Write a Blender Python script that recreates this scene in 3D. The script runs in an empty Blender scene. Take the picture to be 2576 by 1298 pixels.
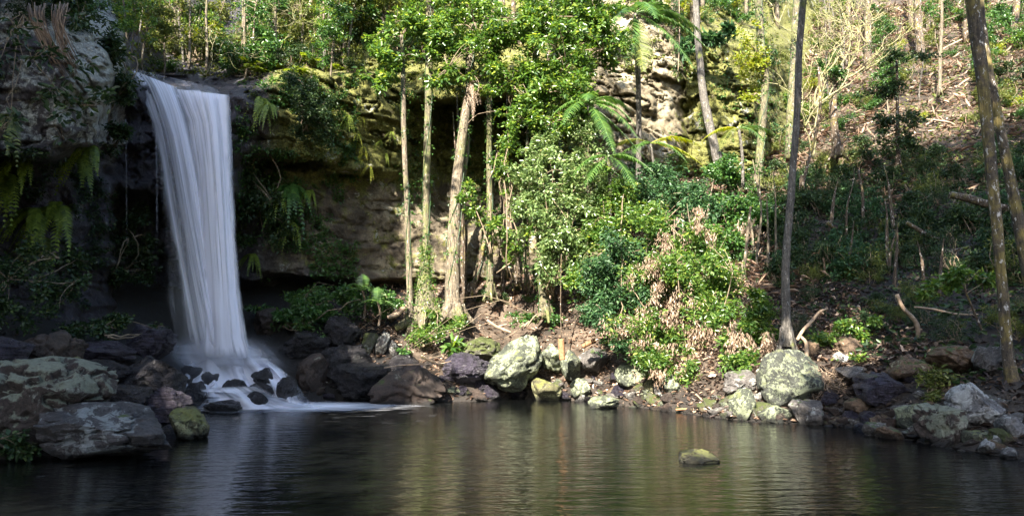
import bpy, bmesh, math, random
import numpy as np
from mathutils import Vector
R = math.radians
sc = bpy.context.scene
C = sc.collection
# ------------------------------------------------------------------ camera, sky, sun, exposure
H = 1.6; F = 1840.0; PITCH = math.atan(242 / F)
cam = bpy.data.objects.new('camera', bpy.data.cameras.new('camera')); C.objects.link(cam)
cam.location = (0, 0, H); cam.rotation_euler = (R(90) + PITCH, 0, 0)
cam.data.sensor_width = 36; cam.data.lens = 36 * F / 2576
cam.data.clip_start = 0.1; cam.data.clip_end = 500
sc.camera = cam
S = np.array([-0.29, -0.76, 0.58]); S /= np.linalg.norm(S)
SUN_EL = math.asin(S[2]); SUN_AZ = math.atan2(S[0], S[1])
w = bpy.data.worlds.new('World'); sc.world = w; w.use_nodes = True
nt = w.node_tree; nt.nodes.clear()
sky = nt.nodes.new('ShaderNodeTexSky'); sky.sky_type = 'NISHITA'; sky.sun_disc = False
sky.sun_elevation = SUN_EL; sky.sun_rotation = SUN_AZ
bg = nt.nodes.new('ShaderNodeBackground'); bg.inputs[1].default_value = 0.1
wo = nt.nodes.new('ShaderNodeOutputWorld')
nt.links.new(sky.outputs[0], bg.inputs[0]); nt.links.new(bg.outputs[0], wo.inputs[0])
sl = bpy.data.lights.new('sun', 'SUN'); sl.energy = 5.0; sl.angle = R(0.5); sl.color = (1, 0.93, 0.80)
so = bpy.data.objects.new('sun', sl); C.objects.link(so)
so.rotation_euler = Vector((-S[0], -S[1], -S[2])).to_track_quat('-Z', 'Y').to_euler(); so.location = (-20, -20, 30)
vs = sc.view_settings; vs.view_transform = 'Standard'; vs.look = 'None'; vs.gamma = 1; vs.use_curve_mapping = False
vs.exposure = 2.5
sc.cycles.max_bounces = 5; sc.cycles.diffuse_bounces = 2; sc.cycles.glossy_bounces = 2
sc.cycles.transparent_max_bounces = 24; sc.cycles.transmission_bounces = 3
sc.cycles.sample_clamp_indirect = 4; sc.cycles.caustics_reflective = False; sc.cycles.caustics_refractive = False
# ------------------------------------------------------------------ maths helpers
def at(px, py, Y):
    px = np.asarray(px, float); py = np.asarray(py, float); Y = np.asarray(Y, float)
    cx = (px - 1288) / F; cy = -(py - 649) / F
    t = Y / (math.cos(PITCH) - cy * math.sin(PITCH))
    return np.stack([cx * t, Y + 0 * cx, H + t * (math.sin(PITCH) + cy * math.cos(PITCH))], -1)
def pix(p):
    p = np.asarray(p, float); q = p - np.array([0, 0, H])
    f = q[..., 1] * math.cos(PITCH) + q[..., 2] * math.sin(PITCH)
    u = -q[..., 1] * math.sin(PITCH) + q[..., 2] * math.cos(PITCH)
    f = np.where(np.abs(f) < 1e-3, 1e-3, f)
    return 1288 + F * q[..., 0] / f, 649 - F * u / f
def hsh(ix, iy, iz, seed=0):
    h = (ix.astype(np.int64) * 374761393 + iy.astype(np.int64) * 668265263 + iz.astype(np.int64) * 1442695041 + seed * 97531) & 0xffffffff
    h = ((h ^ (h >> 13)) * 1274126177) & 0xffffffff
    h = ((h ^ (h >> 16)) * 2246822519) & 0xffffffff
    return ((h ^ (h >> 15)) & 0xffffff) / float(0xffffff)
def vn(p, seed=0):
    i = np.floor(p); f = p - i; u = f * f * (3 - 2 * f); i = i.astype(np.int64); r = 0
    for a in (0, 1):
        for b in (0, 1):
            for c in (0, 1):
                wt = (u[..., 0] if a else 1 - u[..., 0]) * (u[..., 1] if b else 1 - u[..., 1]) * (u[..., 2] if c else 1 - u[..., 2])
                r = r + wt * hsh(i[..., 0] + a, i[..., 1] + b, i[..., 2] + c, seed)
    return r
def fbm(p, o=4, seed=0):
    p = np.asarray(p, float); s = 0; a = 0.5; n = 0
    for k in range(o):
        s = s + a * vn(p * 2 ** k + 17.3 * k, seed + k); n += a; a *= 0.5
    return s / n * 2 - 1
def unit(v):
    return v / np.maximum(np.linalg.norm(v, axis=-1, keepdims=True), 1e-9)
# ------------------------------------------------------------------ mesh / object helpers
def mesh(name, V, faces, mat=None, smooth=False, attrs=None, uv=None):
    """faces: list of int arrays, each (n, k)"""
    V = np.asarray(V, np.float32).reshape(-1, 3)
    if not isinstance(faces, list): faces = [faces]
    faces = [np.asarray(f, np.int32) for f in faces if len(f)]
    me = bpy.data.meshes.new(name)
    me.vertices.add(len(V)); me.vertices.foreach_set('co', V.ravel())
    loops = np.concatenate([f.ravel() for f in faces]); me.loops.add(len(loops)); me.loops.foreach_set('vertex_index', loops)
    tot = np.concatenate([np.full(len(f), f.shape[1], np.int32) for f in faces])
    st = np.concatenate([[0], np.cumsum(tot)[:-1]]).astype(np.int32)
    me.polygons.add(len(tot)); me.polygons.foreach_set('loop_start', st); me.polygons.foreach_set('loop_total', tot)
    if smooth: me.polygons.foreach_set('use_smooth', np.ones(len(tot), bool))
    for k, a in (attrs or {}).items():
        at_ = me.attributes.new(k, 'FLOAT', 'POINT'); at_.data.foreach_set('value', np.asarray(a, np.float32).ravel())
    if uv is not None:
        l = me.uv_layers.new(name='UVMap'); l.data.foreach_set('uv', np.asarray(uv, np.float32)[loops].ravel())
    me.update(calc_edges=True)
    if mat: me.materials.append(mat)
    return me
def link(name, me, parent=None, loc=None):
    o = bpy.data.objects.new(name, me); C.objects.link(o)
    if parent is not None: o.parent = parent
    if loc is not None: o.location = loc
    return o
def tag(o, label=None, cat=None, group=None, kind=None):
    if label: o['label'] = label
    if cat: o['category'] = cat
    if group: o['group'] = group
    if kind: o['kind'] = kind
    return o
def thing(name, label, cat, loc, group=None):
    o = bpy.data.objects.new(name, None); o.empty_display_size = 0.2; C.objects.link(o); o.location = [float(v) for v in loc]
    return tag(o, label, cat, group)
class MB:
    """collects pieces into ONE mesh"""
    def __init__(s): s.V = []; s.F = {}; s.A = []; s.n = 0
    def add(s, V, faces, a=0.5):
        V = np.asarray(V, float).reshape(-1, 3)
        for f in (faces if isinstance(faces, list) else [faces]):
            f = np.asarray(f); 
            if len(f): s.F.setdefault(f.shape[1], []).append(f + s.n)
        s.V.append(V); s.A.append(np.broadcast_to(np.asarray(a, float), (len(V),))); s.n += len(V)
    def build(s, name, mat, parent=None, base=(0, 0, 0), smooth=False, loc=None):
        V = np.concatenate(s.V) - np.asarray(base, float)
        me = mesh(name, V, [np.concatenate(f) for f in s.F.values()], mat, smooth, {'v': np.concatenate(s.A)})
        return link(name, me, parent, loc)
def tube(path, rad, n=7, bump=0, seed=0):
    path = np.asarray(path, float); rad = np.broadcast_to(np.asarray(rad, float), (len(path),))
    T = unit(np.gradient(path, axis=0)); ref = np.array([0.31, 0.9, 0.2]) if abs(T[0][1]) < 0.8 else np.array([1, 0, 0.1])
    A = unit(np.cross(T, ref)); B = np.cross(T, A)
    th = np.linspace(0, 2 * math.pi, n, endpoint=False)
    d = A[:, None] * np.cos(th)[None, :, None] + B[:, None] * np.sin(th)[None, :, None]
    rr = rad[:, None, None]
    if bump: rr = rr * (1 + bump * fbm(path[:, None] * 0 + path[:, None] * np.array([3, 3, 1.2]) + d * 1.3, 3, seed)[..., None])
    V = (path[:, None] + d * rr).reshape(-1, 3); m = len(path)
    i = np.arange(m - 1)[:, None] * n; j = np.arange(n)[None]; k = (j + 1) % n
    Fq = np.stack([i + j, i + k, i + n + k, i + n + j], -1).reshape(-1, 4)
    caps = np.array([list(range(n))[::-1], list(range((m - 1) * n, m * n))])
    return V, [Fq, caps]
def smooth_path(P, n=24):
    P = np.asarray(P, float); t = np.concatenate([[0], np.cumsum(np.linalg.norm(np.diff(P[:, :3], axis=0), axis=1))])
    q = np.linspace(0, t[-1], n); out = np.stack([np.interp(q, t, P[:, k]) for k in range(P.shape[1])], -1)
    for _ in range(3): out[1:-1] = (out[:-2] + 2 * out[1:-1] + out[2:]) / 4
    return out
# ------------------------------------------------------------------ materials
def newmat(name):
    m = bpy.data.materials.new(name); m.use_nodes = True; t = m.node_tree; t.nodes.clear()
    out = t.nodes.new('ShaderNodeOutputMaterial')
    def N(kind, **kw):
        n = t.nodes.new('ShaderNode' + kind)
        for k, v in kw.items(): setattr(n, k, v)
        return n
    def L(a, b): t.links.new(a, b)
    return m, t, out, N, L
def ramp(N, L, src, stops):
    r = N('ValToRGB'); e = r.color_ramp.elements
    while len(e) < len(stops): e.new(0.5)
    for k, (p, c) in enumerate(stops):
        e[k].position = p; e[k].color = (*c, 1) if len(c) == 3 else c
    L(src, r.inputs[0]); return r.outputs[0]
def noise(N, L, vec, scale, detail=4, rough=0.6, dist=0):
    n = N('TexNoise'); n.inputs['Scale'].default_value = scale; n.inputs['Detail'].default_value = detail
    n.inputs['Roughness'].default_value = rough; n.inputs['Distortion'].default_value = dist
    if vec is not None: L(vec, n.inputs['Vector'])
    return n.outputs[0]
def mapping(N, L, src, scale=(1, 1, 1), rot=(0, 0, 0)):
    n = N('Mapping'); n.inputs['Scale'].default_value = scale; n.inputs['Rotation'].default_value = rot; L(src, n.inputs[0]); return n.outputs[0]
def mix(N, L, fac, a, b):
    n = N('MixRGB'); 
    for k, v in ((0, fac), (1, a), (2, b)):
        if hasattr(v, 'links') or hasattr(v, 'is_linked'): L(v, n.inputs[k])
        elif k == 0: n.inputs[0].default_value = v
        else: n.inputs[k].default_value = (*v, 1)
    return n.outputs[0]
def math_(N, L, op, a, b=None, clamp=False):
    n = N('Math', operation=op); n.use_clamp = clamp
    for k, v in ((0, a), (1, b)):
        if v is None: continue
        if isinstance(v, (int, float)): n.inputs[k].default_value = v
        else: L(v, n.inputs[k])
    return n.outputs[0]
def leaf_mat(name, stops, transl=0.35, rough=0.38, spec=0.5):
    m, t, out, N, L = newmat(name)
    a = N('Attribute'); a.attribute_name = 'v'
    col = ramp(N, L, a.outputs['Fac'], stops)
    p = N('BsdfPrincipled'); L(col, p.inputs['Base Color']); p.inputs['Roughness'].default_value = rough
    p.inputs['Specular IOR Level'].default_value = spec
    tr = N('BsdfTranslucent')
    hs = N('HueSaturation'); hs.inputs['Hue'].default_value = 0.485; hs.inputs['Saturation'].default_value = 1.15; hs.inputs['Value'].default_value = 1.7
    L(col, hs.inputs['Color']); L(hs.outputs[0], tr.inputs[0])
    ms = N('MixShader'); ms.inputs[0].default_value = transl; L(p.outputs[0], ms.inputs[1]); L(tr.outputs[0], ms.inputs[2]); L(ms.outputs[0], out.inputs[0])
    return m
def rock_mat(name, c1, c2, lichen=(0.35, 0.36, 0.30), lam=0.5, moss=(0.06, 0.09, 0.02), mam=0.2, rough=0.75, scale=1.0, strata=0.0, bump=0.5, lscale=5):
    m, t, out, N, L = newmat(name)
    tc = N('TexCoord'); oi = N('ObjectInfo'); add = N('VectorMath', operation='ADD'); L(tc.outputs['Object'], add.inputs[0])
    cb = N('CombineXYZ'); mm = math_(N, L, 'MULTIPLY', oi.outputs['Random'], 57.0)
    L(mm, cb.inputs[0]); L(mm, cb.inputs[1]); L(cb.outputs[0], add.inputs[1]); v = add.outputs[0]
    n1 = noise(N, L, v, 2.6 * scale, 9, 0.7, 0.3)
    col = ramp(N, L, n1, [(0.32, c1), (0.5, tuple((a + b) / 2 for a, b in zip(c1, c2))), (0.68, c2)])
    # fine grain
    n2 = noise(N, L, v, 17 * scale, 6, 0.75)
    g = ramp(N, L, n2, [(0.35, (0.35, 0.35, 0.35)), (0.65, (1.45, 1.45, 1.45))])
    mu = N('MixRGB', blend_type='MULTIPLY'); mu.inputs[0].default_value = 1; L(col, mu.inputs[1]); L(g, mu.inputs[2]); col = mu.outputs[0]
    h = math_(N, L, 'ADD', math_(N, L, 'MULTIPLY', n1, 1.0), math_(N, L, 'MULTIPLY', n2, 0.4))
    if strata:
        vs_ = mapping(N, L, v, (0.6, 0.6, 6.0), (0.5, 0.2, 0)); n4 = noise(N, L, vs_, 2.2 * scale, 5, 0.6)
        h = math_(N, L, 'ADD', h, math_(N, L, 'MULTIPLY', n4, strata))
    if lam:
        n3 = noise(N, L, v, lscale * scale, 7, 0.72, 0.6)
        nb = noise(N, L, v, lscale * 0.22 * scale, 3, 0.5)
        s = math_(N, L, 'ADD', math_(N, L, 'MULTIPLY', n3, 0.6), math_(N, L, 'MULTIPLY', nb, 0.4))
        th = 0.62 - 0.2 * lam
        f = ramp(N, L, s, [(th, (0, 0, 0)), (th + 0.035, (1, 1, 1))])
        lc = ramp(N, L, n2, [(0.35, tuple(x * 0.65 for x in lichen)), (0.65, lichen)])
        col = mix(N, L, f, col, lc)
    if mam:
        ge = N('NewGeometry'); sp = N('SeparateXYZ'); L(ge.outputs['Normal'], sp.inputs[0])
        nm = noise(N, L, v, 2.6 * scale, 6, 0.7)
        k = math_(N, L, 'ADD', math_(N, L, 'MULTIPLY', sp.outputs[2], 0.25), math_(N, L, 'ADD', math_(N, L, 'MULTIPLY', nm, 1.6), -0.25))
        f = ramp(N, L, k, [(0.98 - 0.5 * mam, (0, 0, 0)), (1.06 - 0.5 * mam, (1, 1, 1))])
        mc = ramp(N, L, n2, [(0.3, tuple(x * 0.55 for x in moss)), (0.7, tuple(x * 1.25 for x in moss))])
        col = mix(N, L, f, col, mc)
    gw = N('NewGeometry'); sw = N('SeparateXYZ'); L(gw.outputs['Position'], sw.inputs[0]); hw = math_(N, L, 'ADD', sw.outputs[2], math_(N, L, 'MULTIPLY', n1, 0.16))
    fw = ramp(N, L, hw, [(0.15, (0.22, 0.22, 0.22)), (0.24, (1, 1, 1))]); mw = N('MixRGB', blend_type='MULTIPLY'); mw.inputs[0].default_value = 1; L(col, mw.inputs[1]); L(fw, mw.inputs[2]); col = mw.outputs[0]
    p = N('BsdfPrincipled'); L(col, p.inputs['Base Color']); p.inputs['Roughness'].default_value = rough
    b = N('Bump'); b.inputs['Strength'].default_value = min(bump * 1.6, 1.0); b.inputs['Distance'].default_value = 0.2; L(h, b.inputs['Height']); L(b.outputs[0], p.inputs['Normal'])
    L(p.outputs[0], out.inputs[0]); return m
def bark_mat(name, c1, c2, moss=(0.16, 0.18, 0.04), mam=0.4, spots=(0.5, 0.5, 0.45), sam=0.3, sc_=1.0):
    m, t, out, N, L = newmat(name)
    tc = N('TexCoord'); v = tc.outputs['Object']
    vv = mapping(N, L, v, (9 * sc_, 9 * sc_, 1.5 * sc_)); n1 = noise(N, L, vv, 2.0, 6, 0.65)
    col = ramp(N, L, n1, [(0.35, c1), (0.65, c2)])
    ng = noise(N, L, mapping(N, L, v, (1, 1, 0.6)), 26, 5, 0.75); gg = ramp(N, L, ng, [(0.38, (0.35, 0.35, 0.35)), (0.62, (1.3, 1.3, 1.3))]); mq = N('MixRGB', blend_type='MULTIPLY'); mq.inputs[0].default_value = 0.8; L(col, mq.inputs[1]); L(gg, mq.inputs[2]); col = mq.outputs[0]
    n2 = noise(N, L, v, 1.3, 5, 0.65); f = ramp(N, L, n2, [(0.62 - mam * 0.3, (0, 0, 0)), (0.72 - mam * 0.3, (1, 1, 1))])
    mv = ramp(N, L, n1, [(0.35, tuple(x * 0.4 for x in moss)), (0.65, tuple(x * 1.3 for x in moss))]); col = mix(N, L, f, col, mv)
    n3 = noise(N, L, mapping(N, L, v, (1, 1, 0.5)), 13, 5, 0.7); f = ramp(N, L, n3, [(0.68 - sam * 0.2, (0, 0, 0)), (0.72 - sam * 0.2, (1, 1, 1))])
    col = mix(N, L, f, col, spots)
    p = N('BsdfPrincipled'); L(col, p.inputs['Base Color']); p.inputs['Roughness'].default_value = 0.85
    b = N('Bump'); b.inputs['Strength'].default_value = 1.0; b.inputs['Distance'].default_value = 0.08; L(n1, b.inputs['Height']); L(b.outputs[0], p.inputs['Normal'])
    L(p.outputs[0], out.inputs[0]); return m
def plain_mat(name, stops, rough=0.8, scale=6.0):
    m, t, out, N, L = newmat(name)
    tc = N('TexCoord'); n1 = noise(N, L, tc.outputs['Object'], scale, 5, 0.7); col = ramp(N, L, n1, stops)
    p = N('BsdfPrincipled'); L(col, p.inputs['Base Color']); p.inputs['Roughness'].default_value = rough
    b = N('Bump'); b.inputs['Strength'].default_value = 0.5; b.inputs['Distance'].default_value = 0.05; L(n1, b.inputs['Height']); L(b.outputs[0], p.inputs['Normal'])
    L(p.outputs[0], out.inputs[0]); return m
M = {}
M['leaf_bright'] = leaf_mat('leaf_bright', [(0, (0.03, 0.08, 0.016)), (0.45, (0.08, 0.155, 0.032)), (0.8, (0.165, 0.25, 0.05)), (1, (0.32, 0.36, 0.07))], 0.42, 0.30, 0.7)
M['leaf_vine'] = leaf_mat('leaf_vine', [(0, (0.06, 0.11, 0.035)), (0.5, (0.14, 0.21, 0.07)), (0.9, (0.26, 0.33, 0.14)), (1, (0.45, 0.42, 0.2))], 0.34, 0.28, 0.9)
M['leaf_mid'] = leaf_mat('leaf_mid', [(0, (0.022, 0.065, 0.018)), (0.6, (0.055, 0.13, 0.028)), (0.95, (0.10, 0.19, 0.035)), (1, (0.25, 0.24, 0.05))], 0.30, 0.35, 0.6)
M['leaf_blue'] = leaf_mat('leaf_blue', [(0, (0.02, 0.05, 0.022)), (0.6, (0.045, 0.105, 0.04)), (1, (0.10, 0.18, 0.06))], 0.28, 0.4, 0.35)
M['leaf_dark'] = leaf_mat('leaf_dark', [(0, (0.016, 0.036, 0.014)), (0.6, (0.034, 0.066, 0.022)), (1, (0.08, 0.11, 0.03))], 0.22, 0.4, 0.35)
M['leaf_olive'] = leaf_mat('leaf_olive', [(0, (0.05, 0.07, 0.018)), (0.6, (0.12, 0.15, 0.035)), (1, (0.24, 0.24, 0.06))], 0.3, 0.45, 0.4)
M['leaf_yellow'] = leaf_mat('leaf_yellow', [(0, (0.12, 0.18, 0.02)), (0.6, (0.26, 0.30, 0.03)), (1, (0.40, 0.38, 0.05))], 0.35, 0.4, 0.5)
M['leaf_dead'] = leaf_mat('leaf_dead', [(0, (0.11, 0.07, 0.045)), (0.5, (0.27, 0.19, 0.13)), (1, (0.50, 0.40, 0.31))], 0.2, 0.6, 0.3)
M['litter_shade'] = leaf_mat('litter_shade', [(0, (0.02, 0.012, 0.01)), (0.6, (0.06, 0.04, 0.028)), (0.9, (0.14, 0.10, 0.075)), (1, (0.35, 0.27, 0.2))], 0.08, 0.5, 0.4)  # darker copy of litter, the slope's shade put into its colour
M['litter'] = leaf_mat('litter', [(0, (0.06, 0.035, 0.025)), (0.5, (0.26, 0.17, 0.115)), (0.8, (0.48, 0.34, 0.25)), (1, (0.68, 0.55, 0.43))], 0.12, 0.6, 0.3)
M['fern'] = leaf_mat('fern', [(0, (0.08, 0.12, 0.02)), (0.6, (0.19, 0.26, 0.04)), (1, (0.30, 0.36, 0.07))], 0.35, 0.45, 0.4)
M['palm'] = leaf_mat('palm', [(0, (0.03, 0.075, 0.02)), (0.6, (0.07, 0.15, 0.035)), (1, (0.14, 0.23, 0.05))], 0.3, 0.3, 0.8)
M['bark_pale'] = bark_mat('bark_pale', (0.055, 0.042, 0.03), (0.25, 0.20, 0.135), moss=(0.15, 0.145, 0.06), mam=0.3)
M['bark_grey'] = bark_mat('bark_grey', (0.06, 0.052, 0.045), (0.19, 0.17, 0.145), mam=0.1, sam=0.35, spots=(0.38, 0.37, 0.35))
M['bark_dark'] = bark_mat('bark_dark', (0.05, 0.035, 0.02), (0.13, 0.09, 0.06), mam=0.3, moss=(0.2, 0.17, 0.04), sam=0.5, spots=(0.5, 0.45, 0.4))
M['bark_mottled'] = bark_mat('bark_mottled', (0.035, 0.028, 0.02), (0.13, 0.10, 0.07), mam=0.5, moss=(0.20, 0.155, 0.05), sam=0.45, spots=(0.55, 0.52, 0.48), sc_=0.8)
M['bark_moss'] = bark_mat('bark_moss', (0.045, 0.04, 0.025), (0.20, 0.17, 0.10), mam=0.5, moss=(0.14, 0.145, 0.05))
M['branch_lichen'] = bark_mat('branch_lichen', (0.14, 0.12, 0.06), (0.42, 0.38, 0.20), mam=0.4, moss=(0.28, 0.28, 0.10))
M['twig'] = plain_mat('twig', [(0.3, (0.12, 0.08, 0.05)), (0.7, (0.32, 0.25, 0.17))])
M['root'] = plain_mat('root', [(0.3, (0.16, 0.10, 0.06)), (0.7, (0.42, 0.32, 0.23))])
M['cut_wood'] = plain_mat('cut_wood', [(0.3, (0.12, 0.055, 0.025)), (0.7, (0.36, 0.19, 0.09))], scale=12)
def sm(x, a, b): t = np.clip((x - a) / (b - a), 0, 1); return t * t * (3 - 2 * t)
# ------------------------------------------------------------------ terrain model
SHORE = [(-400, 1180), (0, 1155), (120, 1148), (300, 1140), (450, 1105), (500, 1050), (560, 1028), (700, 1025), (850, 1006), (1000, 1005), (1300, 998), (1480, 1008), (1600, 1022), (1700, 1035), (1800, 1050), (1900, 1060), (2060, 1066), (2160, 1082), (2260, 1100), (2400, 1128), (2576, 1158), (2900, 1200), (3300, 1260)]
def shoreY(px):
    py = np.interp(px, [a for a, b in SHORE], [b for a, b in SHORE]); cy = -(py - 649) / F
    t = -H / (math.sin(PITCH) + cy * math.cos(PITCH)); return t * (math.cos(PITCH) - cy * math.sin(PITCH))
ctl = []
for px, py in SHORE:
    Y = shoreY(px); p = at(px, py, Y); ctl.append((p[0], p[1], -0.03))
    d = unit(np.array([p[0], p[1]])); q = p[:2] - d * 1.2; ctl.append((q[0], q[1], -0.45)); q = p[:2] - d * 3.5; ctl.append((q[0], q[1], -1.0))
for x, y, z in [(0, 10, -1.2), (-6, 12, -1.1), (5, 9, -1.1), (0, 3, -0.8), (-5, 2, -0.6), (6, 1, -0.5), (0, 0, -0.2), (-10, 0, 1.5), (12, 0, 2.5), (0, -6, 0.6), (-12, -10, 3), (14, -10, 5), (0, -25, 4), (-20, -25, 8), (20, -25, 9), (20, 5, 8), (30, 5, 14), (-8, 70, 14), (-25, 50, 14), (20, 80, 38), (60, 80, 42), (60, 40, 34), (50, 10, 25), (-30, 15, 14), (-15, 50, 10), (0, 50, 10)]:
    ctl.append((x, y, z))
for a in [(0, 880, 15.5), (0, 840, 18), (200, 835, 20), (400, 855, 24.5), (540, 935, 24.4), (640, 850, 27.5), (740, 800, 28.5), (900, 790, 29.5), (1000, 805, 29.3), (1140, 798, 29.3), (1250, 750, 31), (1350, 790, 29.3), (850, 900, 26.6), (1000, 905, 27), (1200, 885, 27), (1350, 840, 28), (1450, 720, 31), (1250, 700, 33), (1560, 700, 30.5), (1600, 900, 24), (1700, 800, 25), (1700, 600, 30), (1650, 480, 34.5), (1800, 890, 21.5), (1900, 450, 36), (1980, 872, 19.6), (2100, 400, 38), (2100, 860, 20.6), (2100, 600, 28.5), (2100, 940, 18.4), (2300, 920, 17.3), (2300, 700, 24), (2300, 400, 36), (2300, 150, 47), (2300, 0, 57), (2050, 150, 50), (2500, 960, 14.8), (2576, 800, 18.5), (2576, 500, 29), (2576, 200, 42), (2576, 0, 52), (2900, 900, 15), (2900, 500, 28), (2900, 200, 40), (2050, 0, 60)]:
    p = at(*a); ctl.append(tuple(p))
ctl = np.array(ctl)
def tps_fit(P, z, lam=0.02):
    n = len(P); d = np.linalg.norm(P[:, None] - P[None], axis=-1); K = np.where(d > 0, d * d * np.log(d + 1e-9), 0) + np.eye(n) * lam
    A = np.zeros((n + 3, n + 3)); A[:n, :n] = K; A[:n, n] = 1; A[:n, n + 1:] = P; A[n, :n] = 1; A[n + 1:, :n] = P.T
    return np.linalg.solve(A, np.concatenate([z, [0, 0, 0]]))
TP = ctl[:, :2] / 10; TW = tps_fit(TP, ctl[:, 2], 0.01)
def gh0(x, y):
    x = np.asarray(x, float) / 10; y = np.asarray(y, float) / 10; sh = np.broadcast(x, y).shape
    q = np.stack([np.broadcast_to(x, sh).ravel(), np.broadcast_to(y, sh).ravel()], -1); o = np.empty(len(q))
    for k in range(0, len(q), 20000):
        d = np.linalg.norm(q[k:k + 20000, None] - TP[None], axis=-1)
        o[k:k + 20000] = np.where(d > 0, d * d * np.log(d + 1e-9), 0) @ TW[:-3] + TW[-3] + q[k:k + 20000] @ TW[-2:]
    return o.reshape(sh)
def gh(x, y):
    z = gh0(x, y); p = np.stack([x + 0 * z, y + 0 * z, 0 * z], -1)
    a = np.clip((z + 0.3) / 2.0, 0.15, 1)
    return z + a * (0.22 * fbm(p * 0.6, 3, 3) + 0.08 * fbm(p * 2.3, 3, 5))
COL = [(-700, [(-500, 16), (0, 11), (380, 10), (400, 11), (900, 11)]),
 (-250, [(-500, 24), (-100, 15), (60, 14), (380, 13.5), (400, 15), (900, 15)]),
 (0, [(-500, 30), (-150, 17.5), (60, 16.4), (380, 15.8), (405, 18.3), (600, 18.8), (880, 18)]),
 (150, [(-500, 32), (-100, 19), (40, 17), (200, 16.2), (385, 16.2), (405, 19.8), (650, 20.6), (880, 20.2)]),
 (270, [(-500, 34), (-50, 21), (60, 18.4), (300, 17.5), (365, 17.8), (395, 21.6), (700, 23), (890, 22.5)]),
 (300, [(-500, 48), (100, 24), (160, 22.5), (185, 22.6), (360, 23.2), (470, 23.8), (500, 26), (700, 27.3), (890, 27)]),
 (400, [(-500, 55), (100, 32), (200, 27.5), (222, 24.7), (485, 24.5), (500, 26.8), (700, 28), (900, 27.8)]),
 (585, [(-500, 55), (100, 32), (212, 27.5), (235, 25.2), (470, 25.6), (600, 27.3), (700, 28), (730, 29.5), (870, 29)]),
 (640, [(-500, 55), (100, 32), (208, 27.3), (224, 25.8), (380, 26.4), (412, 28.3), (600, 28.5), (700, 28.7), (722, 31), (800, 31), (880, 29)]),
 (750, [(-500, 55), (50, 34), (178, 29), (190, 27.6), (395, 27.4), (415, 29.8), (440, 29.2), (690, 28.8), (712, 31.8), (800, 31.4), (860, 29.8)]),
 (880, [(-500, 56), (50, 35), (180, 30.5), (190, 29.4), (300, 29.3), (425, 29.2), (440, 30.8), (700, 30.2), (715, 32), (870, 31.5)]),
 (1000, [(-500, 57), (50, 36), (180, 32), (190, 31), (430, 31), (460, 31.8), (700, 31.3), (720, 32.7), (860, 32.5)]),
 (1060, [(-500, 57), (50, 36), (180, 32), (190, 31), (250, 31.2), (262, 33), (500, 33), (560, 31.8), (700, 31.3), (720, 33), (860, 33)]),
 (1110, [(-500, 58), (60, 37), (150, 33), (165, 31.6), (245, 31.6), (262, 35.5), (520, 35), (600, 32.6), (700, 32), (720, 33.4), (860, 34)]),
 (1330, [(-500, 58), (60, 38), (150, 33.5), (165, 32), (245, 32), (262, 36), (500, 35.5), (570, 33.4), (700, 32.6), (860, 34)]),
 (1370, [(-500, 58), (20, 38), (100, 34), (165, 33), (700, 33), (860, 35)]),
 (1500, [(-500, 58), (-60, 42), (0, 35.5), (20, 34.4), (300, 34), (700, 33.8), (860, 36)]),
 (1620, [(-500, 58), (-100, 42), (-40, 36), (100, 35.2), (480, 34.6), (860, 38)]),
 (1700, [(-500, 58), (-20, 42), (30, 38), (70, 36.2), (420, 35.4), (860, 38)]),
 (1730, [(-500, 58), (-20, 42), (40, 38.5), (70, 37.3), (420, 36.4), (860, 38)]),
 (1770, [(-500, 58), (-20, 42), (40, 38.5), (90, 36.4), (420, 35.8), (860, 38)]),
 (1900, [(-500, 60), (60, 44), (90, 39.5), (110, 38), (440, 36.6), (860, 42)]),
 (2060, [(-500, 66), (100, 56), (200, 50), (440, 46), (860, 48)])]
CPX = np.array([c[0] for c in COL], float)
def cliffY0(px, py):
    px = np.asarray(px, float); py = np.asarray(py, float)
    cols = np.stack([np.interp(py, [a for a, b in c[1]], [b for a, b in c[1]]) for c in COL])
    k = np.clip(np.searchsorted(CPX, px) - 1, 0, len(CPX) - 2); f = np.clip((px - CPX[k]) / (CPX[k + 1] - CPX[k]), 0, 1)
    a = np.take_along_axis(cols, k[None], 0)[0]; b = np.take_along_axis(cols, (k + 1)[None], 0)[0]
    return a * (1 - f) + b * f
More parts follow.
